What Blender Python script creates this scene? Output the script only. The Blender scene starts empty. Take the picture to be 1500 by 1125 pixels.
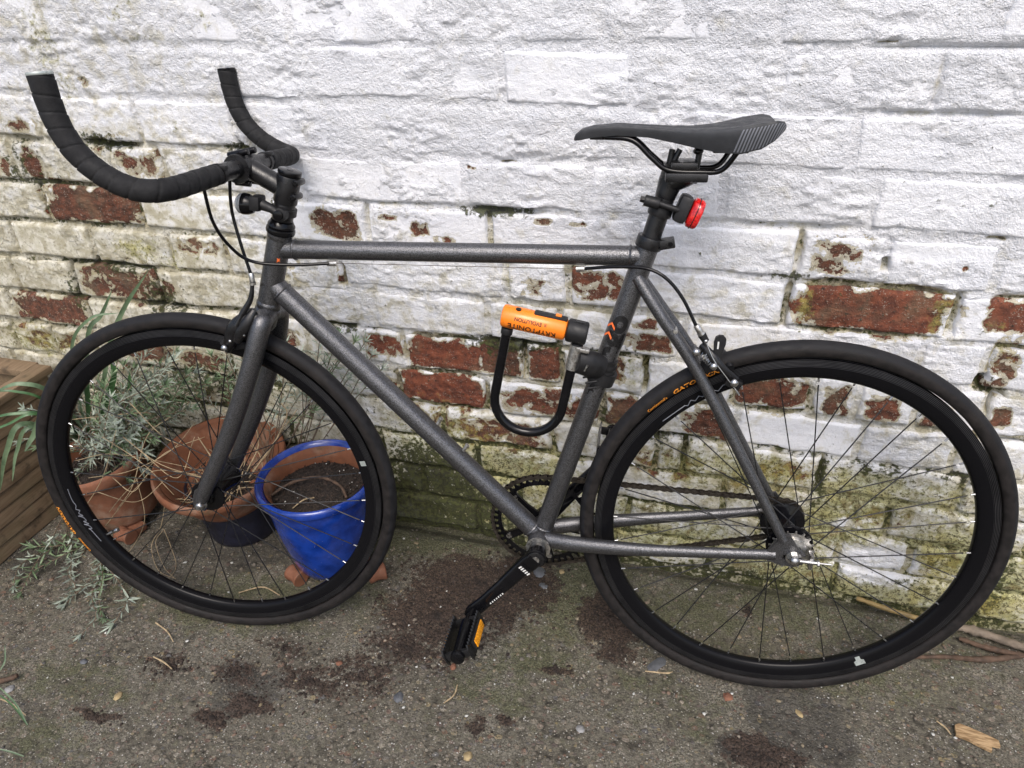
import bpy, bmesh, math, random
import numpy as np
from mathutils import Vector, Matrix

random.seed(7)
RNG = np.random.default_rng(11)
scene = bpy.context.scene
COL = scene.collection
rad = math.radians

# ------------------------------------------------------------------ camera
# wall = plane y 0 (viewer on the -y side), ground = plane z 0, metres
CAM_C = np.array([0.0, -1.14189451, 1.17817596])
CAM_R = np.array([0.96393081, 0.26438706, -0.03060843])
CAM_U = np.array([-0.11636524, 0.52207491, 0.84492421])
CAM_F = np.array([-0.23936692, 0.81088672, -0.53400956])
FPX = 1040.03                                   # focal length in pixels of a 1500 px wide picture
cam_d = bpy.data.cameras.new('camera')
cam = bpy.data.objects.new('camera', cam_d)
COL.objects.link(cam)
cam_d.sensor_fit = 'HORIZONTAL'
cam_d.sensor_width = 36.0
cam_d.lens = FPX / 1500.0 * 36.0
cam_d.clip_start = 0.02
cam_d.clip_end = 400.0
cam.matrix_world = Matrix((
    (CAM_R[0], CAM_U[0], -CAM_F[0], CAM_C[0]),
    (CAM_R[1], CAM_U[1], -CAM_F[1], CAM_C[1]),
    (CAM_R[2], CAM_U[2], -CAM_F[2], CAM_C[2]),
    (0, 0, 0, 1)))
scene.camera = cam

# ------------------------------------------------------------------ overcast daylight
SUN_EL, SUN_AZ = rad(54), rad(168)              # azimuth: 0 = +y, clockwise seen from above
world = bpy.data.worlds.new('World')
scene.world = world
world.use_nodes = True
wn = world.node_tree.nodes
wl_ = world.node_tree.links
for n in list(wn):
    wn.remove(n)
sky = wn.new('ShaderNodeTexSky')
sky.sky_type = 'NISHITA'
sky.sun_disc = False
sky.sun_elevation = SUN_EL
sky.sun_rotation = SUN_AZ
sky.air_density = 1.0
sky.dust_density = 4.0
sky.ozone_density = 1.0
bg = wn.new('ShaderNodeBackground')
bg.inputs['Strength'].default_value = 0.15
wo = wn.new('ShaderNodeOutputWorld')
wl_.new(sky.outputs[0], bg.inputs['Color'])
wl_.new(bg.outputs[0], wo.inputs['Surface'])

sun_d = bpy.data.lights.new('sun', 'SUN')
sun_d.energy = 1.3
sun_d.angle = rad(28)
sun_d.color = (1.0, 0.97, 0.93)
sun = bpy.data.objects.new('sun', sun_d)
COL.objects.link(sun)
sv = Vector((math.sin(SUN_AZ) * math.cos(SUN_EL), math.cos(SUN_AZ) * math.cos(SUN_EL), math.sin(SUN_EL)))
sun.rotation_euler = sv.to_track_quat('Z', 'Y').to_euler()
sun.location = (0, -3, 5)

scene.view_settings.view_transform = 'Standard'
scene.view_settings.look = 'None'
scene.view_settings.exposure = 0.45
scene.view_settings.gamma = 1.0
scene.view_settings.use_curve_mapping = False
scene.render.engine = 'CYCLES'
scene.cycles.max_bounces = 6
scene.cycles.use_denoising = True

# ------------------------------------------------------------------ survey helpers: where a sight line meets a real plane
def ray(px, py):
    d = CAM_F + (px - 750.0) / FPX * CAM_R - (py - 562.5) / FPX * CAM_U
    return d
def on_wall(px, py, y=0.0):
    d = ray(px, py)
    t = (y - CAM_C[1]) / d[1]
    return CAM_C + t * d
def on_ground(px, py, z=0.0):
    d = ray(px, py)
    t = (z - CAM_C[2]) / d[2]
    return CAM_C + t * d

# the bicycle's own frame: x back along the bike, y away from the viewer, z up in the frame plane
WR = 0.338
BX = np.array([0.99396676, 0.10968171, 0.0])
BN = np.array([-0.10863601, 0.9844903, -0.13775725])
BZ = np.array([-0.01510945, 0.13692613, 0.99046602])
BO = np.array([0.1825931, -0.20460088, 0.33477752]) - WR * BZ     # rear tyre on the ground
def bk(px, py, n=0.0):
    d = ray(px, py)
    t = ((BO + n * BN - CAM_C) @ BN) / (d @ BN)
    q = CAM_C + t * d - BO
    return np.array([q @ BX, n, q @ BZ])
def bz(a, b, n=0.0):            # bike coordinates with height counted from the rear hub
    return np.array([a, n, b + WR])

# ------------------------------------------------------------------ noise
def _tab(seed):
    r = np.random.default_rng(seed)
    a = r.random(4096) * 2 * np.pi
    return r.permutation(4096), np.cos(a), np.sin(a)
_TABS = {}
def perlin(x, y, seed=0):
    if seed not in _TABS:
        _TABS[seed] = _tab(seed)
    P, GX, GY = _TABS[seed]
    xi = np.floor(x).astype(np.int64); yi = np.floor(y).astype(np.int64)
    xf = x - xi; yf = y - yi
    u = xf * xf * xf * (xf * (xf * 6 - 15) + 10); v = yf * yf * yf * (yf * (yf * 6 - 15) + 10)
    def g(ix, iy, fx, fy):
        h = P[(P[ix & 4095] + iy) & 4095]
        return GX[h] * fx + GY[h] * fy
    a = g(xi, yi, xf, yf); b = g(xi + 1, yi, xf - 1, yf)
    c = g(xi, yi + 1, xf, yf - 1); d = g(xi + 1, yi + 1, xf - 1, yf - 1)
    return ((a + u * (b - a)) + v * ((c + u * (d - c)) - (a + u * (b - a)))) * 1.5
def fbm(x, y, oct=4, seed=0, gain=0.5):
    s = np.zeros_like(x); amp = 1.0; tot = 0.0
    for o in range(oct):
        s += amp * perlin(x * 2.0 ** o + 13.7 * o, y * 2.0 ** o - 7.3 * o, seed + o)
        tot += amp; amp *= gain
    return s / tot
def sstep(a, b, x):
    t = np.clip((x - a) / (b - a), 0, 1)
    return t * t * (3 - 2 * t)

# ------------------------------------------------------------------ shapes: every builder returns (verts, faces)
def cat(*parts):
    V = []; F = []; o = 0
    for v, f in parts:
        v = np.asarray(v, float)
        V.append(v)
        F += [tuple(i + o for i in q) for q in f]
        o += len(v)
    return np.vstack(V), F
def unit(v):
    v = np.asarray(v, float)
    return v / (np.linalg.norm(v) + 1e-12)
def smooth_path(pts, n=8):
    """Catmull-Rom through the points"""
    P = [np.asarray(p, float) for p in pts]
    if len(P) < 3:
        return np.array(P)
    Q = [2 * P[0] - P[1]] + P + [2 * P[-1] - P[-2]]
    out = []
    for i in range(1, len(Q) - 2):
        p0, p1, p2, p3 = Q[i - 1], Q[i], Q[i + 1], Q[i + 2]
        for k in range(n):
            t = k / n
            out.append(0.5 * ((2 * p1) + (-p0 + p2) * t + (2 * p0 - 5 * p1 + 4 * p2 - p3) * t * t + (-p0 + 3 * p1 - 3 * p2 + p3) * t ** 3))
    out.append(P[-1])
    return np.array(out)
def tube(path, r, n=12, caps=True, flat=None):
    """r: number or list per point; flat=(direction, factor) squashes the section"""
    P = np.asarray(path, float); m = len(P)
    r = np.full(m, r, float) if np.isscalar(r) else np.interp(np.linspace(0, 1, m), np.linspace(0, 1, len(r)), r)
    T = np.gradient(P, axis=0)
    T = T / (np.linalg.norm(T, axis=1, keepdims=True) + 1e-12)
    ref = np.array([0, 0, 1.0]) if abs(T[0][2]) < .9 else np.array([1.0, 0, 0])
    N = unit(np.cross(T[0], ref)); V = []
    a = np.linspace(0, 2 * np.pi, n, endpoint=False)
    for i in range(m):
        N = unit(N - T[i] * (N @ T[i])); B = np.cross(T[i], N)
        ring = np.cos(a)[:, None] * N * r[i] + np.sin(a)[:, None] * B * r[i]
        if flat is not None:
            fd = unit(flat[0]); ring = ring + np.outer(ring @ fd, fd) * (flat[1] - 1)
        V.append(P[i] + ring)
    V = np.vstack(V); F = []
    for i in range(m - 1):
        for k in range(n):
            k2 = (k + 1) % n
            F.append((i * n + k, i * n + k2, (i + 1) * n + k2, (i + 1) * n + k))
    if caps:
        F.append(tuple(range(n))[::-1]); F.append(tuple((m - 1) * n + k for k in range(n)))
    return V, F
def frame_of(axis):
    w = unit(axis); ref = np.array([0, 0, 1.0]) if abs(w[2]) < .9 else np.array([1.0, 0, 0])
    u = unit(np.cross(ref, w)); return u, np.cross(w, u), w
def lathe(profile, o=(0, 0, 0), axis=(0, 0, 1), n=32, closed=False, caps=True):
    """profile: (radius, height) pairs; closed joins last to first (a ring)"""
    u, v, w = frame_of(axis); o = np.asarray(o, float); m = len(profile); V = []
    a = np.linspace(0, 2 * np.pi, n, endpoint=False)
    for (r, h) in profile:
        V.append(o + w * h + np.cos(a)[:, None] * u * r + np.sin(a)[:, None] * v * r)
    V = np.vstack(V); F = []
    for i in range(m if closed else m - 1):
        j = (i + 1) % m
        for k in range(n):
            k2 = (k + 1) % n
            F.append((i * n + k, i * n + k2, j * n + k2, j * n + k))
    if caps and not closed:
        if profile[0][0] > 1e-6: F.append(tuple(range(n))[::-1])
        if profile[-1][0] > 1e-6: F.append(tuple((m - 1) * n + k for k in range(n)))
    return V, F
def cyl(p0, p1, r, n=20, bev=0.0):
    p0 = np.asarray(p0, float); p1 = np.asarray(p1, float); L = np.linalg.norm(p1 - p0)
    r0, r1 = (r, r) if np.isscalar(r) else r
    if bev > 0:
        pr = [(r0 - bev, 0), (r0 - bev * .3, bev * .3), (r0, bev), (r1, L - bev), (r1 - bev * .3, L - bev * .3), (r1 - bev, L)]
    else:
        pr = [(r0, 0), (r1, L)]
    return lathe(pr, p0, p1 - p0, n)
def box(c, s, axes=None, bev=0.0):
    """axes: three unit vectors; bev: chamfer"""
    bm = bmesh.new()
    bmesh.ops.create_cube(bm, size=1.0)
    for v in bm.verts:
        v.co = Vector((v.co.x * s[0], v.co.y * s[1], v.co.z * s[2]))
    if bev > 0:
        bmesh.ops.bevel(bm, geom=bm.edges[:], offset=bev, segments=2, affect='EDGES', profile=.6)
    bm.verts.index_update()
    V = np.array([v.co[:] for v in bm.verts]); F = [tuple(v.index for v in f.verts) for f in bm.faces]
    bm.free()
    if axes is not None:
        V = V @ np.array([unit(a) for a in axes])
    return V + np.asarray(c, float), F
def ball(c, r, n=12, m=8):
    r = np.full(3, r, float) if np.isscalar(r) else np.asarray(r, float)
    pr = [(math.sin(t), -math.cos(t)) for t in np.linspace(0.02, math.pi - 0.02, m)]
    V, F = lathe(pr, (0, 0, 0), (0, 0, 1), n)
    return V * r + np.asarray(c, float), F
def prism(poly, z0, z1, o, ax, ay, az):
    """extrude a 2-D outline from z0 to z1 along az"""
    n = len(poly); o = np.asarray(o, float)
    V = [o + p[0] * np.asarray(ax) + p[1] * np.asarray(ay) + z * np.asarray(az) for z in (z0, z1) for p in poly]
    F = [tuple(range(n))[::-1], tuple(range(n, 2 * n))]
    F += [(i, (i + 1) % n, n + (i + 1) % n, n + i) for i in range(n)]
    return np.array(V), F

def make_mesh(name, V, F, smooth=True, angle=40, attrs=None):
    me = bpy.data.meshes.new(name)
    V = np.asarray(V, np.float32)
    if isinstance(F, np.ndarray):
        nf, k = F.shape
        me.vertices.add(len(V)); me.vertices.foreach_set('co', V.ravel())
        me.loops.add(nf * k); me.loops.foreach_set('vertex_index', F.ravel().astype(np.int32))
        me.polygons.add(nf)
        me.polygons.foreach_set('loop_start', np.arange(0, nf * k, k, dtype=np.int32))
        me.update(calc_edges=True)
    else:
        me.from_pydata(V.tolist(), [], F)
        me.update()
    if smooth:
        me.polygons.foreach_set('use_smooth', np.ones(len(me.polygons), bool))
        if angle is not None:
            me.set_sharp_from_angle(angle=rad(angle))
    for k_, a in (attrs or {}).items():
        at = me.attributes.new(k_, 'FLOAT', 'POINT')
        at.data.foreach_set('value', np.asarray(a, np.float32).ravel())
    return me
def link(name, me, mat=None, parent=None):
    o = bpy.data.objects.new(name, me)
    COL.objects.link(o)
    if mat is not None and me is not None and not me.materials:
        for m_ in (mat if isinstance(mat, (list, tuple)) else [mat]):
            me.materials.append(m_)
    if parent is not None:
        o.parent = parent
    return o
def part(name, vf, mat, parent=None, smooth=True, angle=40, label=None):
    o = link(name, make_mesh(name, vf[0], vf[1], smooth, angle), mat, parent)
    if label: o['label'] = label
    return o
def empty(name, M=None, loc=None):
    o = bpy.data.objects.new(name, None)
    COL.objects.link(o)
    o.empty_display_size = 0.05
    if M is not None: o.matrix_world = M
    if loc is not None: o.location = loc
    return o
def tag(o, label=None, cat_=None, group=None, kind=None):
    if label: o['label'] = label
    if cat_: o['category'] = cat_
    if group: o['group'] = group
    if kind: o['kind'] = kind
    return o

# ------------------------------------------------------------------ materials
class NT:
    """small helper round a material's node tree"""
    def __init__(s, name):
        s.m = bpy.data.materials.new(name); s.m.use_nodes = True
        s.t = s.m.node_tree; s.n = s.t.nodes
        s.b = s.n['Principled BSDF']
    def new(s, t, **kw):
        n = s.n.new(t)
        for k, v in kw.items():
            setattr(n, k, v)
        return n
    def ln(s, a, b):
        s.t.links.new(a, b)
    def put(s, sock, v):
        if isinstance(v, (int, float)): sock.default_value = v
        elif isinstance(v, tuple): sock.default_value = v + (1,) if len(v) == 3 and sock.type == 'RGBA' else v
        else: s.ln(v, sock)
    def pos(s):
        return s.new('ShaderNodeNewGeometry').outputs['Position']
    def obj(s):
        return s.new('ShaderNodeTexCoord').outputs['Object']
    def scale(s, v, sc):
        n = s.new('ShaderNodeMapping'); n.inputs['Scale'].default_value = sc; s.ln(v, n.inputs[0]); return n.outputs[0]
    def noise(s, v, scale, detail=4, rough=.55, dist=0.0):
        n = s.new('ShaderNodeTexNoise'); s.ln(v, n.inputs['Vector'])
        n.inputs['Scale'].default_value = scale; n.inputs['Detail'].default_value = detail
        n.inputs['Roughness'].default_value = rough; n.inputs['Distortion'].default_value = dist
        return n.outputs['Fac']
    def voro(s, v, scale, out='Distance', feature='F1', rnd=1.0):
        n = s.new('ShaderNodeTexVoronoi', feature=feature); s.ln(v, n.inputs['Vector'])
        n.inputs['Scale'].default_value = scale; n.inputs['Randomness'].default_value = rnd
        return n.outputs[out]
    def attr(s, name):
        return s.new('ShaderNodeAttribute', attribute_name=name).outputs['Fac']
    def math(s, op, a, b=0.0, c=None, clamp=False):
        n = s.new('ShaderNodeMath', operation=op, use_clamp=clamp)
        s.put(n.inputs[0], a); s.put(n.inputs[1], b)
        if c is not None: s.put(n.inputs[2], c)
        return n.outputs[0]
    def ss(s, v, a, b, lo=0.0, hi=1.0):
        n = s.new('ShaderNodeMapRange', interpolation_type='SMOOTHSTEP'); s.put(n.inputs[0], v)
        n.inputs[1].default_value = a; n.inputs[2].default_value = b; n.inputs[3].default_value = lo; n.inputs[4].default_value = hi
        return n.outputs[0]
    def mix(s, f, a, b, mode='MIX'):
        n = s.new('ShaderNodeMix', data_type='RGBA', blend_type=mode)
        s.put(n.inputs[0], f); s.put(n.inputs[6], a); s.put(n.inputs[7], b)
        return n.outputs[2]
    def ramp(s, v, stops):
        n = s.new('ShaderNodeValToRGB'); s.ln(v, n.inputs[0]); e = n.color_ramp.elements
        while len(e) < len(stops): e.new(0.5)
        for el, (p, c) in zip(e, stops):
            el.position = p; el.color = c + (1,)
        return n.outputs[0]
    def bump(s, h, dist, strength=1.0, nrm=None):
        n = s.new('ShaderNodeBump'); s.ln(h, n.inputs['Height'])
        n.inputs['Distance'].default_value = dist; n.inputs['Strength'].default_value = strength
        if nrm is not None: s.ln(nrm, n.inputs['Normal'])
        return n.outputs[0]
    def out(s, col=None, rough=None, metal=None, nrm=None, spec=None):
        for k, v in (('Base Color', col), ('Roughness', rough), ('Metallic', metal), ('Normal', nrm), ('Specular IOR Level', spec)):
            if v is not None: s.put(s.b.inputs[k], v)
        return s.m

def simple(name, col, rough=.5, metal=0.0, var=.25, vscale=30, bump=0.0, bscale=200, spec=None, rvar=.12, coat=0.0):
    """one colour broken up by soft variation, fine relief and uneven gloss"""
    t = NT(name); p = t.obj()
    n = t.noise(p, vscale, 5, .6)
    c0 = tuple(max(0, x * (1 - var)) for x in col); c1 = tuple(min(1, x * (1 + var)) for x in col)
    c = t.mix(t.ss(n, .3, .7), c0, c1)
    r = t.ss(t.noise(p, vscale * 1.7, 4, .6), .3, .7, max(.02, rough - rvar), min(1, rough + rvar))
    nrm = t.bump(t.noise(p, bscale, 3), bump) if bump > 0 else None
    t.out(c, r, metal, nrm, spec)
    if coat: t.b.inputs['Coat Weight'].default_value = coat; t.b.inputs['Coat Roughness'].default_value = .08
    return t.m
# ================================================================== THE WALL
HC, Z0 = 0.0859, 0.778                           # course height; J0 = bed joint above row 0
def jz(i): return Z0 - HC * i

# worn patches read off the photograph: px, py, half sizes in px, how bare (1 = paint all gone)
_BARE = [(130, 300, 70, 30, .95), (490, 324, 36, 22, .55), (505, 338, 26, 16, .6), (616, 336, 15, 12, .62), (650, 352, 22, 8, .45), (565, 318, 20, 6, .38),
 (795, 325, 16, 6, .5), (850, 329, 18, 5, .42), (1225, 372, 58, 34, .36), (1222, 393, 26, 14, .62), (1240, 365, 20, 10, .5), (1460, 350, 18, 4, .55), (1414, 394, 5, 4, .75),
 (45, 240, 13, 28, .62), (8, 245, 8, 22, .5), (205, 245, 26, 22, .5), (226, 235, 10, 26, .5), (165, 212, 34, 18, .5), (30, 190, 30, 16, .38),
 (300, 362, 42, 15, .52), (425, 392, 26, 22, .3), (500, 402, 7, 16, .75), (780, 420, 30, 16, .38), (876, 416, 44, 28, .55), (1272, 455, 118, 36, 1.0), (1478, 462, 34, 26, .9),
 (175, 415, 62, 36, .58), (240, 432, 20, 22, .7), (950, 503, 40, 15, .62), (945, 475, 24, 8, .42), (1475, 525, 26, 34, .62), (1450, 565, 26, 14, .7),
 (78, 455, 58, 25, .72), (650, 523, 52, 29, 1.05), (735, 527, 32, 25, .95), (797, 537, 25, 26, .95), (905, 540, 14, 24, .6), (560, 503, 28, 22, .62), (415, 492, 26, 14, .55),
 (75, 497, 52, 18, .52), (646, 574, 64, 26, 1.05), (792, 588, 62, 22, .68), (905, 603, 40, 24, .78), (850, 600, 20, 18, .6), (1130, 580, 58, 27, .85), (1226, 590, 26, 28, .5), (1292, 598, 34, 20, .52), (1372, 618, 30, 14, .5),
 (1465, 612, 18, 18, .66), (730, 636, 84, 26, .6), (640, 615, 30, 16, .35), (215, 516, 44, 14, .7), (300, 530, 40, 18, .5), (1034, 626, 36, 22, .72), (1030, 600, 26, 12, .4),
 (590, 720, 22, 20, .62), (630, 745, 30, 14, .5), (1440, 880, 30, 24, .7), (1400, 560, 18, 8, .3), (1145, 690, 60, 20, .42), (1290, 760, 60, 22, .4), (930, 625, 20, 16, .4),
 (1090, 700, 40, 20, .35), (980, 680, 60, 24, .4), (1380, 820, 40, 24, .42), (330, 590, 60, 20, .4), (1300, 62, 20, 3, .5), (1310, 58, 8, 3, .6), (120, 120, 14, 10, .3), (690, 245, 8, 3, .5), (745, 238, 16, 4, .5)]
# places where the joint has lost its mortar (px, py, half sizes, depth in mm)
_HOLE = [(165, 206, 34, 12, 10), (30, 200, 22, 10, 9), (238, 436, 20, 16, 24), (240, 470, 26, 6, 14), (150, 386, 60, 5, 10), (112, 415, 6, 34, 12), (766, 520, 5, 24, 18), (1152, 450, 6, 34, 12), (1398, 455, 5, 26, 8),
 (945, 548, 6, 22, 18), (1450, 562, 26, 10, 16), (1458, 590, 10, 14, 14), (1170, 370, 6, 36, 8), (1300, 388, 10, 8, 12), (716, 330, 6, 30, 6), (538, 325, 5, 34, 6), (735, 309, 50, 5, 6), (560, 297, 60, 4, 4), (1160, 331, 90, 6, 6),
 (345, 215, 16, 6, 9), (775, 503, 60, 5, 10), (960, 510, 40, 6, 9), (970, 640, 60, 5, 12), (1000, 660, 6, 20, 12), (700, 605, 110, 5, 8), (1150, 655, 60, 5, 6), (1200, 690, 5, 26, 6), (1400, 632, 40, 5, 12), (1470, 650, 30, 5, 10),
 (1440, 885, 6, 22, 12), (640, 775, 80, 8, 10), (260, 560, 80, 20, 12), (350, 455, 40, 6, 10), (1260, 840, 70, 5, 6), (480, 427, 24, 4, 6), (1375, 120, 4, 40, 4), (1400, 70, 110, 4, 5), (1400, 168, 90, 4, 5), (310, 210, 10, 6, 8), (500, 475, 20, 5, 10), (160, 690, 90, 10, 10)]
_MOSS = [(720, 312, 60, 8, .7), (150, 208, 40, 14, .8), (30, 230, 40, 30, .45), (40, 260, 50, 12, .5), (170, 395, 50, 10, .6), (110, 430, 10, 30, .6), (240, 440, 30, 30, .75), (345, 216, 22, 8, .8), (740, 505, 70, 8, .7), (640, 700, 80, 50, 1.0), (600, 740, 70, 40, 1.2),
 (690, 745, 70, 34, 1.0), (1150, 660, 50, 8, .7), (1200, 700, 14, 40, .6), (1290, 690, 60, 14, .65), (1400, 700, 40, 10, .6), (1330, 852, 60, 8, .6), (1200, 852, 60, 8, .5), (1460, 840, 30, 40, .7), (1450, 760, 30, 30, .35), (300, 560, 120, 30, .7), (200, 590, 120, 26, .6),
 (950, 640, 60, 10, .6), (905, 726, 50, 8, .5), (1000, 750, 60, 8, .45), (430, 640, 50, 20, .5), (540, 600, 30, 16, .3), (1160, 405, 60, 6, .6), (500, 480, 30, 8, .7), (1440, 480, 14, 8, .5), (900, 515, 60, 8, .6), (1080, 836, 100, 8, .5), (1440, 565, 16, 14, .7), (170, 640, 160, 50, .6)]
_ALGA = [(60, 60, 26, 60, .55), (170, 20, 20, 14, .5), (200, 20, 14, 16, .5), (295, 25, 10, 20, .55), (205, 58, 30, 8, .5), (95, 130, 16, 40, .5), (255, 185, 8, 14, .5), (200, 365, 34, 20, .75), (250, 380, 40, 20, .5), (60, 500, 70, 20, .6), (330, 430, 60, 30, .3), (380, 560, 60, 30, .5),
 (930, 545, 30, 30, .5), (760, 690, 90, 30, .8), (640, 650, 90, 50, .6), (700, 740, 80, 40, .8), (1260, 720, 90, 40, .85), (1100, 690, 90, 40, .75), (1010, 680, 60, 30, .7), (960, 770, 90, 30, .6), (1220, 770, 60, 30, .8), (1380, 730, 60, 30, .6), (1400, 800, 70, 40, .7),
 (1200, 840, 120, 24, .85), (1340, 870, 90, 24, .5), (1460, 860, 50, 50, .7), (1180, 450, 14, 30, .7), (1380, 460, 18, 30, .7), (1460, 480, 24, 10, .5), (560, 680, 40, 40, .5), (420, 700, 80, 40, .4), (900, 640, 20, 30, .4), (1470, 520, 26, 20, .45), (745, 410, 16, 20, .35), (560, 310, 60, 8, .3)]
_CLEAN = [(1170, 640, 90, 26, .9), (1290, 660, 70, 24, .5), (1280, 828, 60, 26, .95), (1240, 770, 20, 10, .7), (870, 690, 40, 18, .35), (960, 720, 50, 14, .4), (940, 580, 50, 8, .6), (830, 575, 50, 8, .6), (1420, 560, 30, 20, .5), (1480, 640, 30, 16, .4), (960, 760, 60, 10, .4)]

def _conv(L):
    out = []
    for (px, py, rx, ry, s) in L:
        c = on_wall(px, py); ex = on_wall(px + rx, py); ez = on_wall(px, py + ry)
        out.append((c[0], c[2], abs(ex[0] - c[0]), abs(ez[2] - c[2]), s))
    return out
BARE, HOLE, MOSS, ALGA, CLEAN = map(_conv, (_BARE, _HOLE, _MOSS, _ALGA, _CLEAN))

def blobs(x, z, L, soft=.55, p=3):
    """largest of the soft patches at each point"""
    r = np.zeros_like(x)
    for (cx, cz, rx, rz, s) in L:
        m = (np.abs(x - cx) < rx * 2.2) & (np.abs(z - cz) < rz * 2.2)
        if not m.any(): continue
        d = (np.abs((x[m] - cx) / rx) ** p + np.abs((z[m] - cz) / rz) ** p) ** (1 / p)
        r[m] = np.maximum(r[m], s * (1 - sstep(1 - soft, 1 + soft, d)))
    return r
def relief(x, z, k=1.0):
    big = .0045 * fbm(x * 2.6, z * 3.4, 2, 3)
    w = fbm(x * 6, z * 7, 2, 61)
    lump = fbm(x * 24 + .6 * w, z * 34, 4, 21)
    ridge = 1 - np.abs(fbm(x * 15 + w, z * 38, 3, 41)) * 2.4
    rough = .45 + .9 * sstep(-.15, .35, fbm(x * 9, z * 12, 2, 71))
    return big + k * rough * (.0030 * lump + .0020 * (ridge - .45) + .0022 * fbm(x * 85, z * 120, 3, 81))
def opened(x, z):
    """how far the joints have opened: 0 = bridged by paint, 1 = raked out"""
    a = sstep(.84, .70, z) * (.30 + .9 * fbm(x * 2.4, z * 3.0, 3, 35)) + .22 * sstep(-.5, -.9, x) * sstep(.95, .8, z) + .34 * sstep(.42, .26, z)
    a = a * (1 - .55 * sstep(-.25, .05, x) * sstep(.40, .52, z))
    return np.clip(a + .7 * np.clip(blobs(x, z, HOLE, .6, 2.4) / 8, 0, 1) + .95 * sstep(.24, .50, blobs(x, z, BARE, .7, 3)), 0, 1)
def recess(x, z):
    base = .0004 + .0080 * opened(x, z) + .0022 * sstep(-.85, -1.2, x) * sstep(1.05, .8, z)
    return np.maximum(-.0022, base + .0042 * fbm(x * 8, z * 8, 3, 91) + .001 * blobs(x, z, HOLE, .5, 2.4))
def bareness(x, z):
    e = -.62 + .16 * sstep(.8, .3, z) + .10 * sstep(-.7, -1.1, x)
    q = np.full_like(x, -9.)
    for (cx, cz, rx, rz, s) in BARE:
        m = (np.abs(x - cx) < rx * 1.9) & (np.abs(z - cz) < rz * 1.9)
        if not m.any(): continue
        d = (np.abs((x[m] - cx) / rx) ** 4 + np.abs((z[m] - cz) / rz) ** 4) ** .25
        lv = (s - .44) * .64
        q[m] = np.maximum(q[m], lv - .55 * np.clip(d - .5, 0, 9) - 1.1 * np.clip(d - .95, 0, 9))
    return np.maximum(e, q)
def wall_attrs(x, z, mortar):
    al = .16 * sstep(.5, .2, z) + .4 * sstep(.3, .05, z) + blobs(x, z, ALGA, .8, 2)
    cl = blobs(x, z, CLEAN, .6, 3)
    al = al * (1 - cl)
    di = .06 + .32 * sstep(.85, .55, z) + .25 * sstep(.5, .2, z) + .42 * sstep(-.62, -1.05, x) + .16 * sstep(-.9, -1.3, x)
    di = np.clip(di, 0, 1) * (1 - .50 * sstep(.84, .96, z)) * (1 - .8 * cl) * (1 - .35 * sstep(.0, .35, x) * sstep(.45, .6, z))
    mo = blobs(x, z, MOSS, .8, 2) + .30 * sstep(.05, .0, z)
    if mortar:
        mo = mo + .48 * opened(x, z) * sstep(.9, .8, z) - .06 * sstep(.1, .4, x) + .10 * sstep(.5, .2, z)
        nz = fbm(x * 5, z * 5, 2, 33)
        op = opened(x, z)
        di = di + .03 + (.6 + .3 * nz) * op
        al = al + (.36 + .5 * nz) * op * (1 - .5 * sstep(-.9, -1.2, x))
    return np.clip(al, 0, 1.2), np.clip(di, 0, 1.2), np.clip(mo * (1 - .7 * cl), 0, 1.2)

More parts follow.
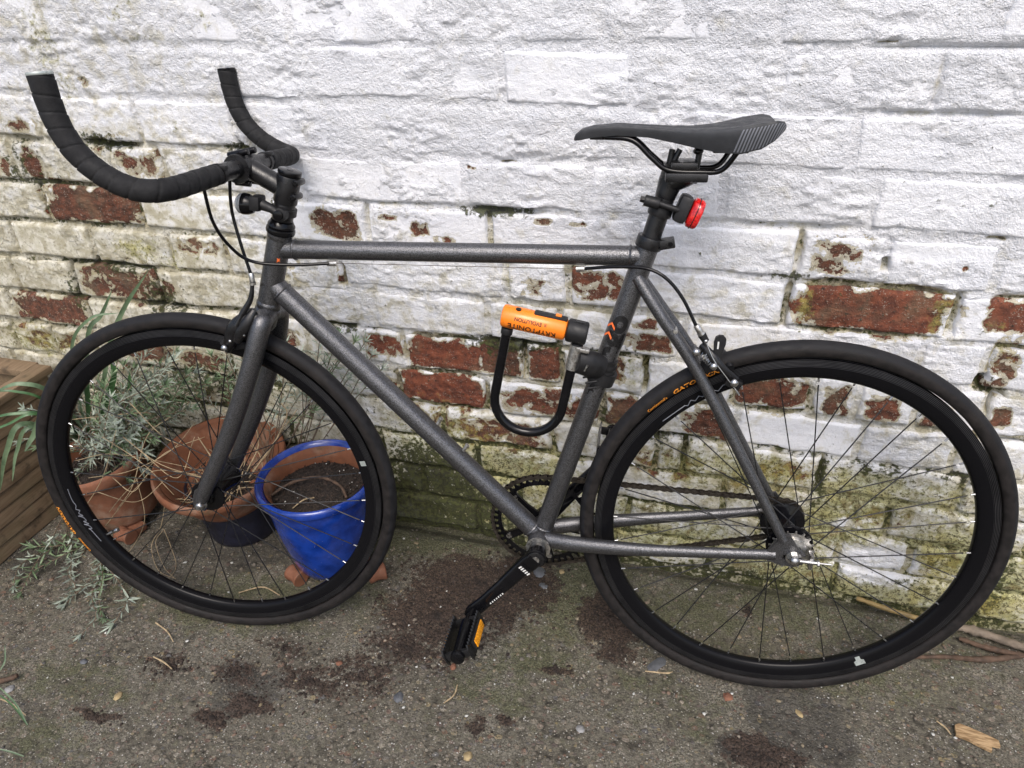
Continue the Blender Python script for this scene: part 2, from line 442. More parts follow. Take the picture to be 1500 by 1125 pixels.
def wall_material(name, under):
    t = NT(name); p = t.pos()
    ex = t.attr('bare'); al = t.attr('alga'); di = t.attr('dirt'); mo = t.attr('moss'); ti = t.attr('tint')
    n1 = t.noise(p, 34, 6, .62, .4); n2 = t.noise(p, 130, 5, .65); n3 = t.noise(p, 11, 5, .6, .3); n4 = t.noise(p, 420, 3, .6); n5 = t.noise(p, 62, 5, .65)
    # bare where the level passes through the noise
    lev = t.math('ADD', ex, t.math('ADD', t.math('MULTIPLY', t.math('SUBTRACT', n1, .5), 1.5), t.math('MULTIPLY', t.math('SUBTRACT', n2, .5), .55)))
    bare = t.ss(lev, -.012, .012)
    old = t.ss(t.math('ADD', lev, t.math('MULTIPLY', n5, .10)), -.115, -.095)
    if under == 'brick':
        red = t.mix(ti, (.155, .062, .036), (.235, .072, .038))
        dark = t.mix(ti, (.062, .034, .023), (.125, .042, .027))
        u = t.mix(t.ss(n5, .36, .64), dark, red)
        u = t.mix(t.ss(n2, .56, .70), u, (.035, .025, .018))
        u = t.mix(t.math('MULTIPLY', t.ss(t.math('ADD', n4, t.math('MULTIPLY', t.math('SUBTRACT', n1, .5), .35)), .62, .68), .65), u, (.52, .48, .40))
        u = t.mix(t.math('MULTIPLY', t.ss(n3, .5, .66), .35), u, (.2, .16, .10))
    else:
        u = t.mix(t.ss(n5, .35, .65), (.15, .13, .09), (.34, .31, .23))
        u = t.mix(t.ss(n2, .55, .7), u, (.07, .06, .04))
    white = t.mix(t.ss(n3, .3, .7), (.755, .77, .815), (.835, .845, .875))
    cream = t.mix(t.ss(n5, .35, .65), (.50, .47, .33), (.66, .63, .52))
    paint = t.mix(t.math('MULTIPLY', t.ss(t.math('ADD', di, t.math('MULTIPLY', t.math('SUBTRACT', n1, .5), 1.6)), .12, .8), .85), white, cream)
    spots = t.math('MULTIPLY', t.ss(t.math('ADD', t.math('MULTIPLY', di, .13), n2), .66, .73), t.ss(di, .2, .6))
    paint = t.mix(t.math('MULTIPLY', spots, .55), paint, (.16, .13, .07))
    # grime lodged in the low, rough places
    grime = t.math('MULTIPLY', t.ss(t.math('ADD', n1, t.math('MULTIPLY', di, .13)), .56, .68), t.ss(di, .05, .8, .05, .62))
    paint = t.mix(grime, paint, (.33, .295, .19))
    oldc = t.mix(t.ss(n2, .35, .65), (.33, .28, .15), (.56, .51, .37))
    paint = t.mix(t.math('MULTIPLY', old, .8), paint, oldc)
    c = t.mix(bare, paint, u)
    a1 = t.math('ADD', al, t.math('ADD', t.math('MULTIPLY', t.math('SUBTRACT', n5, .5), 2.0), t.math('MULTIPLY', t.math('SUBTRACT', n2, .5), 1.2)))
    amask = t.math('MULTIPLY', t.ss(a1, .34, .95), .72)
    acol = t.mix(t.ss(n3, .35, .65), (.40, .36, .10), (.25, .275, .09))
    c = t.mix(amask, c, acol)
    speck = t.math('MULTIPLY', t.ss(t.math('ADD', t.math('MULTIPLY', al, .10), t.math('ADD', t.math('MULTIPLY', n2, .6), t.math('MULTIPLY', n4, .4))), .585, .66), t.ss(al, .15, .7, 0, .8))
    c = t.mix(speck, c, (.055, .045, .018))
    rust = t.math('MULTIPLY', t.ss(t.math('ADD', n3, t.math('MULTIPLY', t.math('SUBTRACT', n5, .5), .6)), .54, .66), t.ss(al, .2, .8, 0, .5))
    c = t.mix(rust, c, (.20, .135, .05))
    g1 = t.math('ADD', mo, t.math('ADD', t.math('MULTIPLY', t.math('SUBTRACT', n5, .5), 2.2), t.math('MULTIPLY', t.math('SUBTRACT', n2, .5), 1.6)))
    mmask = t.math('MULTIPLY', t.ss(g1, .45, .75), .93)
    mcol = t.mix(t.ss(n2, .4, .62), (.018, .020, .010), (.075, .085, .028))
    c = t.mix(mmask, c, mcol)
    c = t.mix(t.ss(n4, .56, .72, 0, .32), c, t.mix(.65, c, (.02, .018, .012)))
    gr = t.attr('grain'); h = t.math('MULTIPLY', gr, t.math('ADD', t.math('MULTIPLY', n2, .0062), t.math('MULTIPLY', n4, .0030)))
    h = t.math('SUBTRACT', h, t.math('ADD', t.math('MULTIPLY', t.ss(lev, -.045, .02), .0026), t.math('MULTIPLY', t.ss(t.math('ADD', lev, t.math('MULTIPLY', n5, .10)), -.14, -.09), .0014)))
    h = t.math('ADD', h, t.math('MULTIPLY', mmask, t.math('MULTIPLY', n4, .003)))
    nb = t.bump(h, 1.0, .85)
    r = t.mix(bare, (.62, .62, .62), (.88, .88, .88))
    t.out(c, t.mix(mmask, r, (.95, .95, .95)), None, nb, .35)
    return t.m
M_BRICK = wall_material('painted_brick', 'brick')
M_MORTAR = wall_material('painted_mortar', 'mortar')

wall = tag(empty('brick_wall', loc=(-.55, 0, 0)), 'white painted brick wall with flaking paint, bare red bricks and green algae', 'wall')

KNOWN = {  # vertical joints seen in each course, as picture x
 -4: [1470, 640, 60], -3: [98, 340, 640, 735, 1375], -2: [200, 480, 700, 1010, 1250], -1: [16, 165, 238, 440, 680, 1278],
 0: [63, 203, 400, 538, 716, 1170, 1299, 1462], 1: [20, 250, 330, 503, 740, 832, 935, 1152, 1397], 2: [20, 108, 232, 390, 548, 714, 820, 1000, 1190, 1345, 1440],
 3: [16, 132, 300, 450, 592, 767, 824, 945, 1075, 1190, 1256, 1345, 1440], 4: [140, 340, 582, 712, 882, 1080, 1260, 1400], 5: [200, 450, 648, 810, 960, 1002, 1200, 1405],
 6: [300, 560, 700, 880, 1060, 1250, 1300], 7: [330, 620, 760, 920, 1110, 1230, 1330], 8: [500, 700, 900, 1040, 1220, 1430]}
XL, XR = -2.35, 1.2
def row_joints(r):
    z = jz(r + .5)
    def X(px):
        lo, hi = 0., 1200.
        for _ in range(30):
            mid = (lo + hi) / 2
            if on_wall(px, mid)[2] > z: lo = mid
            else: hi = mid
        return on_wall(px, lo)[0]
    k = sorted(X(p) for p in KNOWN.get(r, []))
    rr = random.Random(100 + r)
    if not k: k = [-.5 + (.118 if r % 2 else 0)]
    while k[0] > XL: k.insert(0, k[0] - (.238 if rr.random() < .75 else .121))
    while k[-1] < XR: k.append(k[-1] + (.238 if rr.random() < .75 else .121))
    out = [k[0]]
    for a, b in zip(k, k[1:]):
        g = b - a
        n = max(1, round(g / .225))
        if g > .29 and n >= 2 and g / n < .19: n -= 1
        for i in range(1, n): out.append(a + g * i / n + rr.uniform(-.012, .012))
        out.append(b)
    return out
ROWJ = {r: np.array(row_joints(r)) for r in range(-7, 9)}
def wave(x, r): return .007 * fbm(x * 2.2 + 3.1 * r, x * 0 + .7 * r, 2, 55)
def joint_dist(x, z):
    """distance from the nearest bed or cross joint"""
    r = np.clip(np.floor((Z0 - z) / HC), -7, 8).astype(int); d = np.full_like(x, .05)
    for q in range(-7, 9):
        m = r == q
        if not m.any(): continue
        zz = z[m] - wave(x[m], np.full(m.sum(), float(q))); f = (Z0 - zz) / HC - q
        dz = np.minimum(np.abs(f), np.abs(1 - f)) * HC; J = ROWJ[q]; k = np.clip(np.searchsorted(J, x[m]), 1, len(J) - 1)
        d[m] = np.minimum(dz, np.minimum(np.abs(x[m] - J[k - 1]), np.abs(x[m] - J[k])))
    return d

# ---- mortar and paint skin: one fine sheet behind and between the bricks
def spaced(lo, flo, fhi, hi, fine, coarse):
    return np.concatenate([np.arange(lo, flo, coarse), np.arange(flo, fhi, fine), np.arange(fhi, hi + coarse, coarse)])
def grid_faces(nx, ny):
    i = np.arange(nx - 1)[None, :] + nx * np.arange(ny - 1)[:, None]
    return np.stack([i, i + 1, i + nx + 1, i + nx], -1).reshape(-1, 4)
gx = spaced(-7.0, -2.0, .82, 6.0, .0032, .06); gz = spaced(-.06, -.03, 1.2, 2.4, .0032, .06)
GXm, GZm = np.meshgrid(gx, gz); xs, zs = GXm.ravel(), GZm.ravel()
ex_m = bareness(xs, zs) - .06
jd = joint_dist(xs, zs)
hm = relief(xs, zs, 1.35) - recess(xs, zs) - .0025 * np.exp(-(jd / .0085) ** 2) * (.55 + .8 * sstep(-.3, .4, fbm(xs * 4, zs * 6, 2, 44)))
al, di, mo = wall_attrs(xs, zs, True)
Vm = np.c_[xs + .55, -hm, zs]
mortar = link('mortar', make_mesh('mortar', Vm, grid_faces(len(gx), len(gz)), True, None,
              dict(bare=ex_m, alga=al, dirt=di, moss=mo, tint=np.full_like(xs, .5), grain=np.full_like(xs, 1.35))), M_MORTAR, wall)
# the body of the wall behind the skin
part('wall_core', box((-.5 + .55, .15, 1.2), (13.0, .2, 2.5)), M_MORTAR, wall, False)

# ---- bricks
brick_n = 0
for r in range(-7, 9):
    js = list(ROWJ[r])
    for a, b in zip(js, js[1:]):
        rr = random.Random(int(1e4 * abs(a)) + 31 * r)
        x0, x1 = a + .0055, b - .0055
        zt, zb = jz(r) - .0055, jz(r + 1) + .0055
        w, h = x1 - x0, zt - zb
        if w < .025: continue
        cx, cz = (x0 + x1) / 2, (zt + zb) / 2
        inside = -1.95 < x1 and x0 < .8 and r > -6
        st = .0032 if inside else .014
        nu, nv = max(4, int(w / st)), max(4, int(h / st))
        u, v = np.meshgrid(np.linspace(0, 1, nu), np.linspace(0, 1, nv)); u = u.ravel(); v = v.ravel()
        X = x0 + u * w; Z = zb + v * h
        # uneven arrises and a slight lean
        Z = Z + wave(X, np.full_like(X, float(r)))
        lean = rr.uniform(-.012, .012); edge = np.minimum(np.minimum(u * w, (1 - u) * w), np.minimum(v * h, (1 - v) * h))
        wear = .0035 + .0025 * sstep(.7, .3, Z)
        X = X + wear * fbm(X * 14, Z * 22, 3, 5) * 1.3 * (1 - sstep(.0, .03, edge)) + (v - .5) * lean * .15
        Z = Z + wear * fbm(X * 17 + 40, Z * 20, 3, 8) * 1.3 * (1 - sstep(.0, .03, edge)) + (u - .5) * w * lean
        e = (.0046 + .0042 * opened(X, Z)) * (1 + .5 * fbm(X * 20, Z * 20, 2, 15))
        k = np.clip(1 - edge / e, 0, 1)
        kk = rr.choice([.28, .45, .7, 1.0, 1.2]); kk_ = kk + (1.1 - kk) * sstep(.05, .35, fbm(X * 7 + r, Z * 9, 2, 19))
        ht = relief(X, Z, kk_) + rr.uniform(-.0022, .0026) - e * (1 - np.sqrt(np.clip(1 - k * k, 0, 1)))
        bare = bareness(X, Z) + rr.uniform(-.04, .04) - (.16 + .9 * fbm(X * 26, Z * 26, 3, 77)) * (1 - sstep(.0, .016, edge))
        ht = ht - .0016 * sstep(-.1, .1, bare) + .0012 * fbm(X * 60, Z * 60, 3, 25) * sstep(-.1, .15, bare)
        al, di, mo = wall_attrs(X, Z, False)
        tint = np.full_like(X, rr.uniform(.05, .55))
        if r in (3, 4) and -.72 < cx < -.3: tint[:] = .95
        if r == 1 and cx > .0: tint[:] = .7
        g = sstep(-.41, -.37, X) * (r == 3) * sstep(-.28, -.32, X)
        mo = np.clip(mo + .35 * g, 0, 1.2); tint = tint * (1 - g)
        V = np.c_[X - cx, -ht, Z - cz]; F = grid_faces(nu, nv)
        # sides run back into the wall
        ring = np.concatenate([np.arange(nu), np.arange(1, nv) * nu + nu - 1, (nv - 1) * nu + np.arange(nu - 2, -1, -1), np.arange(nv - 2, 0, -1) * nu])
        B = V[ring].copy(); B[:, 1] = .03
        n0 = len(V); m = len(ring)
        i = np.arange(m); j = (i + 1) % m
        F = np.vstack([F, np.stack([ring[j], ring[i], n0 + i, n0 + j], -1)])
        ax = lambda q: np.concatenate([q, q[ring]])
        o = link('brick', make_mesh('brick', np.vstack([V, B]), F, True, 60,
                 dict(bare=ax(bare), alga=ax(al), dirt=ax(di), moss=ax(mo), tint=ax(tint), grain=ax(kk_))), M_BRICK, wall)
        o.location = (cx + .55, 0, cz)
        brick_n += 1
# ================================================================== THE GROUND
def _convg(L):
    out = []
    for (px, py, rx, ry, s) in L:
        c = on_ground(px, py); ex = on_ground(px + rx, py); ey = on_ground(px, py + ry)
        out.append((c[0], c[1], math.hypot(ex[0] - c[0], ex[1] - c[1]), abs(ey[1] - c[1]), s))
    return out
G_SOIL = _convg([(700, 860, 100, 50, .95), (640, 905, 90, 50, .8), (760, 850, 60, 50, .8), (600, 950, 70, 40, .55), (530, 990, 60, 30, .5), (890, 905, 46, 38, 1.0), (900, 955, 40, 20, .6), (310, 1052, 30, 14, 1.0), (370, 1030, 40, 18, .8), (345, 985, 40, 30, .5), (450, 1000, 60, 30, .5),
 (140, 1050, 36, 12, .8), (250, 975, 50, 20, .4), (740, 1055, 22, 8, .7), (700, 1072, 16, 14, .7), (815, 980, 24, 8, .6), (1120, 1110, 60, 30, .8), (1095, 895, 8, 10, .8), (420, 950, 40, 16, .4)])
G_MOSS = _convg([(620, 790, 90, 22, .8), (560, 800, 60, 24, .6), (830, 880, 60, 50, .75), (780, 960, 70, 40, .55), (720, 1010, 70, 30, .5), (1000, 900, 120, 40, .55), (1150, 900, 120, 30, .45), (300, 890, 150, 30, .5), (400, 870, 100, 26, .6), (120, 1000, 110, 40, .4), (1240, 990, 120, 30, .45),
 (1010, 1050, 90, 30, .3), (860, 850, 60, 20, .7), (950, 1000, 60, 20, .4), (1380, 960, 80, 30, .3), (60, 1080, 60, 30, .45), (520, 870, 60, 30, .5)])
G_DAMP = _convg([(360, 1000, 60, 40, .9), (330, 1030, 40, 26, .7), (1170, 1060, 80, 60, 1.0), (1130, 1010, 50, 26, .8), (1100, 1100, 50, 26, .9), (900, 900, 60, 40, .6), (700, 880, 120, 60, .4), (60, 820, 90, 40, .7), (330, 800, 120, 40, .7), (1060, 1070, 30, 20, .4), (640, 780, 80, 14, .6)])
def gfield(x, y, L, soft=.6):
    r = np.zeros_like(x)
    wx = .035 * fbm(x * 12, y * 12, 3, 205); wy = .035 * fbm(x * 12 + 9, y * 12, 3, 207)
    for (cx, cy, rx, ry, s) in L:
        m = (np.abs(x - cx) < rx * 2 + .05) & (np.abs(y - cy) < ry * 2 + .05)
        if not m.any(): continue
        d = np.hypot((x[m] + wx[m] - cx) / rx, (y[m] + wy[m] - cy) / ry)
        r[m] = np.maximum(r[m], s * (1 - sstep(1 - soft, 1 + soft, d)))
    return r
def ground_h(x, y):
    h = .004 * fbm(x * 3, y * 3, 2, 301) + .0022 * fbm(x * 28, y * 28, 4, 303) + .0012 * fbm(x * 110, y * 110, 2, 306)
    return h - .0006 - .018 * sstep(-.035, .005, y)
qx = np.concatenate([np.arange(-60, -6, 6.), np.arange(-6, -2.0, .2), np.arange(-2.0, .95, .0036), np.arange(.95, 6, .2), np.arange(6, 61, 6.)])
qy = np.concatenate([np.arange(-60, -6, 6.), np.arange(-6, -.95, .15), np.arange(-.95, .04, .0036)])
QX, QY = np.meshgrid(qx, qy); xg, yg = QX.ravel(), QY.ravel()
soil = gfield(xg, yg, G_SOIL); mossg = gfield(xg, yg, G_MOSS, .9) + .22 + .35 * sstep(-.10, 0., yg); damp = gfield(xg, yg, G_DAMP, .5)
hg = ground_h(xg, yg) + sstep(.4, .9, soil) * .004 * (fbm(xg * 130, yg * 130, 2, 311) + .35)
t = NT('concrete'); p = t.pos()
so = t.attr('soil'); ms = t.attr('moss'); dm = t.attr('damp')
n1 = t.noise(p, 9, 5, .6); n2 = t.noise(p, 70, 5, .65); n3 = t.noise(p, 300, 3, .6); n4 = t.noise(p, 28, 4, .6)
c = t.mix(t.ss(n2, .3, .7), (.025, .022, .017), (.152, .138, .108))
c = t.mix(t.ss(n1, .4, .65), c, t.mix(t.ss(n3, .4, .6), (.068, .062, .048), (.190, .176, .142)))
def pebbles(c, sc, keep, rmax, cols, off):
    v = t.new('ShaderNodeTexVoronoi', feature='F1'); t.ln(t.scale(p, (1.0, 1.25, .3)), v.inputs['Vector']); v.inputs['Scale'].default_value = sc
    sep = t.new('ShaderNodeSeparateColor'); t.ln(v.outputs['Color'], sep.inputs[0])
    edge = t.math('ADD', v.outputs['Distance'], t.math('MULTIPLY', t.math('SUBTRACT', n2, .5), .35))
    m = t.math('MULTIPLY', t.ss(edge, rmax, rmax - .06), t.math('GREATER_THAN', sep.outputs[0], keep))
    col = t.ramp(sep.outputs[1], cols)
    return t.mix(m, c, t.mix(t.ss(n3, .35, .65), col, t.mix(.55, col, (.05, .04, .03)))), m
PEB = [(0.0, (.14, .115, .085)), (.3, (.22, .195, .155)), (.5, (.11, .11, .11)), (.68, (.17, .105, .075)), (.85, (.27, .25, .21)), (1.0, (.24, .19, .10))]
c, m1 = pebbles(c, 62, .60, .42, PEB, 0)
c, m2 = pebbles(c, 125, .50, .43, PEB, 3)
c, m3 = pebbles(c, 260, .60, .42, [(0, (.030, .026, .019)), (.5, (.17, .155, .12)), (.85, (.36, .34, .29)), (1, (.55, .54, .5))], 5)
mm = t.ss(t.math('ADD', ms, t.math('ADD', t.math('MULTIPLY', t.math('SUBTRACT', n4, .5), 1.6), t.math('MULTIPLY', t.math('SUBTRACT', n2, .5), 1.4))), .25, .9)
c = t.mix(t.math('MULTIPLY', mm, .72), c, t.mix(t.ss(n3, .4, .62), (.034, .038, .017), (.120, .125, .065)))
dmk = t.ss(t.math('ADD', dm, t.math('MULTIPLY', t.math('SUBTRACT', n4, .5), 1.2)), .3, .7)
c = t.mix(t.math('MULTIPLY', dmk, .48), c, (.020, .019, .019))
sm = t.ss(t.math('ADD', so, t.math('ADD', t.math('MULTIPLY', t.math('SUBTRACT', n2, .5), 2.2), t.math('MULTIPLY', t.math('SUBTRACT', n4, .5), .8))), .30, .58)
c = t.mix(t.math('MULTIPLY', sm, .90), c, t.mix(t.ss(n3, .38, .62), (.013, .0090, .0070), (.074, .049, .037)))
hh = t.math('ADD', t.math('MULTIPLY', n2, .0050), t.math('MULTIPLY', n3, .0034))
hh = t.math('ADD', hh, t.math('MULTIPLY', t.math('ADD', m1, m2), .0008))
M_GROUND = t.out(c, t.mix(dmk, (.88, .88, .88), (.62, .62, .62)), None, t.bump(hh, 1.0, .9), .3)
ground = tag(link('ground', make_mesh('ground', np.c_[xg, yg, hg], grid_faces(len(qx), len(qy)), True, None, dict(soil=soil, moss=mossg, damp=damp)), M_GROUND), kind='structure')

# ---- loose grains: too many and too small to count
def lumps(pts, sizes, seed, squash=.7):
    """one mesh of rough little stones"""
    r = np.random.default_rng(seed)
    base = np.array([(0, 0, 1), (.9, 0, .35), (.28, .85, .35), (-.72, .53, .35), (-.72, -.53, .35), (.28, -.85, .35), (.72, .53, -.3), (-.28, .85, -.3), (-.9, 0, -.3), (-.28, -.85, -.3), (.72, -.53, -.3), (0, 0, -.8)])
    fa = np.array([(0, 1, 2), (0, 2, 3), (0, 3, 4), (0, 4, 5), (0, 5, 1), (1, 6, 2), (2, 7, 3), (3, 8, 4), (4, 9, 5), (5, 10, 1), (6, 7, 2), (7, 8, 3), (8, 9, 4), (9, 10, 5), (10, 6, 1), (11, 7, 6), (11, 8, 7), (11, 9, 8), (11, 10, 9), (11, 6, 10)])
    n = len(pts); k = r.uniform(.6, 1.25, (n, 12, 1)); V = base[None] * k
    s = np.asarray(sizes)[:, None, None] * np.stack([r.uniform(.7, 1.3, n), r.uniform(.6, 1.1, n), np.full(n, squash)], -1)[:, None, :]
    V = V * s
    a = r.uniform(0, 6.28, n); ca, sa = np.cos(a)[:, None], np.sin(a)[:, None]
    V = np.stack([V[..., 0] * ca - V[..., 1] * sa, V[..., 0] * sa + V[..., 1] * ca, V[..., 2]], -1) + np.asarray(pts)[:, None, :]
    F = (fa[None] + 12 * np.arange(n)[:, None, None]).reshape(-1, 3)
    return V.reshape(-1, 3), F
M_SOIL = simple('soil_crumb', (.030, .020, .015), .95, 0, .6, 60, .0008, 900)
def rnd_mat(name, stops, rough=.85, scale=45):
    t = NT(name); c = t.ramp(t.voro(t.pos(), scale, 'Distance'), stops)
    v = t.new('ShaderNodeTexVoronoi'); t.ln(t.pos(), v.inputs[0]); v.inputs['Scale'].default_value = scale
    sp = t.new('ShaderNodeSeparateColor'); t.ln(v.outputs['Color'], sp.inputs[0])
    c = t.ramp(sp.outputs[0], stops)
    c = t.mix(t.ss(t.noise(t.pos(), 350, 4), .35, .65), c, t.mix(.4, c, (.05, .04, .03)))
    return t.out(c, rough)
M_GRAVEL = rnd_mat('gravel_mix', [(0, (.10, .085, .065)), (.25, (.18, .155, .12)), (.45, (.09, .09, .09)), (.6, (.18, .115, .08)), (.8, (.27, .24, .19)), (1, (.2, .155, .085))])
M_FLAKE = simple('paint_flake', (.5, .5, .47), .7, 0, .15, 90)
def scatter(n, L, seed, lo, hi, sink=.25):
    r = np.random.default_rng(seed); P = []; S = []
    w = np.array([l[2] * l[3] * l[4] for l in L]); w = w / w.sum()
    for i in r.choice(len(L), n, p=w):
        cx, cy, rx, ry, s = L[i]; a = r.uniform(0, 6.28); q = abs(r.normal(0, .55))
        x, y = cx + rx * q * math.cos(a), cy + ry * q * math.sin(a)
        if y > -.012: continue
        P.append((x, y)); S.append(lo + (hi - lo) * r.random() ** 3)
    P = np.array(P); S = np.array(S)
    return np.c_[P, ground_h(P[:, 0], P[:, 1]) + S * sink], S
P_, S_ = scatter(9000, G_SOIL, 5, .0009, .0050)
tag(part('soil', lumps(P_, S_, 6), M_SOIL, smooth=True, angle=None), 'dark brown potting soil spilled in crumbs over the concrete', 'soil', kind='stuff')
r_ = np.random.default_rng(9); n_ = 5200
P_ = np.c_[r_.uniform(-1.75, .85, n_), -.95 * r_.random(n_) ** 1.0 - .01]
S_ = .0012 + .0052 * r_.random(n_) ** 4
tag(part('gravel', lumps(np.c_[P_, ground_h(P_[:, 0], P_[:, 1]) + S_ * .05], S_, 10, .5), M_GRAVEL, smooth=True, angle=None), 'small worn pebbles set in the concrete yard', 'gravel', kind='stuff')
n_ = 240
P_ = np.c_[r_.uniform(-1.5, .85, n_), -np.abs(r_.normal(.0, .32, n_)) - .012]
S_ = .0012 + .0032 * r_.random(n_) ** 3
tag(part('paint_flakes', lumps(np.c_[P_, ground_h(P_[:, 0], P_[:, 1]) + .0012], S_, 12, .22), M_FLAKE, smooth=False), 'tiny white flakes of fallen wall paint on the ground', 'paint flakes', kind='stuff')
# ================================================================== THE BICYCLE
# ---- materials
t = NT('hammered_grey_paint'); p = t.obj()
v1 = t.noise(p, 680, 2, .6); v2 = t.noise(p, 1200, 1, .5); cell = t.math('ADD', t.math('MULTIPLY', v1, .7), t.math('MULTIPLY', v2, .3))
c = t.mix(t.ss(cell, .40, .62), (.062, .061, .062), (.185, .188, .20))
M_FRAME = t.out(c, t.ss(cell, .35, .65, .36, .27), .82, t.bump(cell, .0007, .9), .5)
M_BLACK = simple('satin_black_alloy', (.007, .007, .008), .34, .0, .25, 60, .0002, 900)
M_GLOSS = simple('gloss_black', (.004, .004, .005), .16, .0, .2, 40, spec=.30)
M_PLAST = simple('black_plastic', (.011, .011, .012), .46, 0, .25, 80, .0003, 1200, spec=.38)
M_RUBBER = simple('black_rubber', (.013, .013, .014), .72, 0, .3, 50, .0003, 900, spec=.3)
M_TAPE = simple('black_bar_tape', (.014, .014, .015), .72, 0, .25, 45, .0005, 700, spec=.28)
M_CHROME = simple('bright_steel', (.46, .46, .46), .26, 1.0, .15, 120)
M_STEEL = simple('dull_steel', (.58, .57, .55), .36, 1.0, .3, 150, .0002, 800)
M_CHAIN = simple('oily_chain', (.07, .06, .05), .45, .8, .4, 160)
M_SADDLE = simple('charcoal_saddle_cover', (.032, .034, .038), .55, 0, .15, 60, .0003, 1500)
M_GREYP = simple('pale_grey_print', (.17, .18, .205), .5, 0, .1, 60)
M_ORANGE = simple('orange_lock_plastic', (.95, .23, .015), .34, 0, .08, 25, coat=.25)
M_ORPRINT = simple('orange_print', (.82, .30, .03), .6, 0, .25, 200)
M_REDOR = simple('orange_red_print', (.85, .17, .04), .5, 0, .1, 60)
M_PRINTK = simple('black_print', (.008, .008, .009), .3, 0, .1, 60)
M_WHITEP = simple('white_print', (.62, .62, .60), .5, 0, .1, 60)
M_AMBER = simple('amber_reflector', (.80, .30, .01), .22, 0, .35, 500, .001, 700, coat=.4)
M_STICKER = simple('silver_sticker', (.42, .46, .44), .38, .4, .15, 80)
t = NT('red_lamp_plastic'); p = t.obj()
t.out(t.mix(t.ss(t.noise(p, 260, 2), .4, .6), (.40, .006, .008), (.66, .02, .018)), .14); t.b.inputs['Coat Weight'].default_value = .6
t.b.inputs['Subsurface Weight'].default_value = .15; t.b.inputs['Subsurface Radius'].default_value = (.01, .001, .001)
M_REDL = t.m
t = NT('clear_lens'); t.out((.75, .77, .78), .06); t.b.inputs['Transmission Weight'].default_value = .7; M_LENS = t.m
# tyre: black tread, brown fabric side walls, faint ribs (object space: axis = y)
t = NT('tyre_rubber'); p = t.obj(); sp = t.new('ShaderNodeSeparateXYZ'); t.ln(p, sp.inputs[0])
rr_ = t.math('SQRT', t.math('ADD', t.math('MULTIPLY', sp.outputs[0], sp.outputs[0]), t.math('MULTIPLY', sp.outputs[2], sp.outputs[2])))
side = t.ss(t.math('ADD', rr_, t.math('MULTIPLY', t.math('SUBTRACT', t.noise(p, 160, 3), .5), .0012)), .3305, .3275)
n = t.noise(p, 70, 5, .65)
tread = t.mix(t.ss(n, .35, .65), (.007, .007, .0085), (.014, .014, .016)); fab = t.mix(t.ss(n, .35, .65), (.0085, .0076, .0074), (.018, .0152, .0146))
dust = t.math('MULTIPLY', t.ss(t.noise(p, 24, 5, .65), .54, .74), .14)
c = t.mix(dust, t.mix(side, tread, fab), (.06, .05, .042))
M_TYRE = t.out(c, t.ss(n, .3, .7, .5, .78), 0, t.bump(t.noise(p, 600, 3), .0006, .8), .25)
# rim: machined grey brake track between black walls
t = NT('rim_black'); p = t.obj(); sp = t.new('ShaderNodeSeparateXYZ'); t.ln(p, sp.inputs[0])
rr_ = t.math('SQRT', t.math('ADD', t.math('MULTIPLY', sp.outputs[0], sp.outputs[0]), t.math('MULTIPLY', sp.outputs[2], sp.outputs[2])))
tr = t.math('MULTIPLY', t.ss(rr_, .3005, .3012), t.ss(rr_, .3118, .3110))
w_ = t.math('SINE', t.math('MULTIPLY', rr_, 2 * math.pi / .0021)); worn = t.ss(t.math('ADD', t.math('MULTIPLY', w_, .5), t.math('MULTIPLY', t.math('SUBTRACT', t.noise(p, 20, 3), .5), .8)), .05, .45)
c = t.mix(t.math('MULTIPLY', tr, worn), (.005, .005, .006), (.085, .085, .09))
M_RIM = t.out(c, t.mix(tr, (.26, .26, .26), (.36, .36, .36)), t.math('MULTIPLY', tr, .7), t.bump(t.math('MULTIPLY', t.math('MULTIPLY', w_, tr), .5), .0004, .6), .14)

BM = Matrix(((BX[0], BN[0], BZ[0], BO[0]), (BX[1], BN[1], BZ[1], BO[1]), (BX[2], BN[2], BZ[2], BO[2]), (0, 0, 0, 1)))
bike = tag(empty('bicycle', BM), 'dark grey single speed bicycle with bullhorn handlebar leaning on the painted wall', 'bicycle')
def P(name, vf, mat, parent=None, smooth=True, angle=40, label=None):
    return part(name, vf, mat, parent or bike, smooth, angle, label)

# ---- key points of the frame (a back along the bike, b up from the rear hub, n away from viewer)
BB = bz(-.405, -.050); ST_TOP = bz(-.2545, .470); TT_F = bz(-.812, .4465); TT_R = bz(-.2625, .4535)
HT_B = bz(-.8510, .352); HT_T = bz(-.8125, .472); HAX = unit(HT_T - HT_B)
DT_F = bz(-.845, .398); SAX = unit(ST_TOP - BB)
FR = (F_ := np.array([-1.0079, -.0033, WR - .0000]))                     # front hub
P('top_tube', tube([TT_F, TT_R], .0145, 28), M_FRAME)
P('down_tube', tube([DT_F, BB], .0172, 28), M_FRAME)
P('seat_tube', tube([BB, ST_TOP], .0159, 28), M_FRAME)
P('head_tube', cat(tube([HT_B, HT_T], .0180, 28), lathe([(.0180, 0), (.0196, .002), (.0196, .007), (.0180, .010)], HT_B, HAX, 28), lathe([(.0180, 0), (.0193, .003), (.0193, .008), (.0180, .009)], HT_T - .009 * HAX, HAX, 28)), M_FRAME)
P('bottom_bracket_shell', cat(cyl(BB + [0, -.034, 0], BB + [0, .034, 0], .0205, 28, .0015)), M_FRAME)
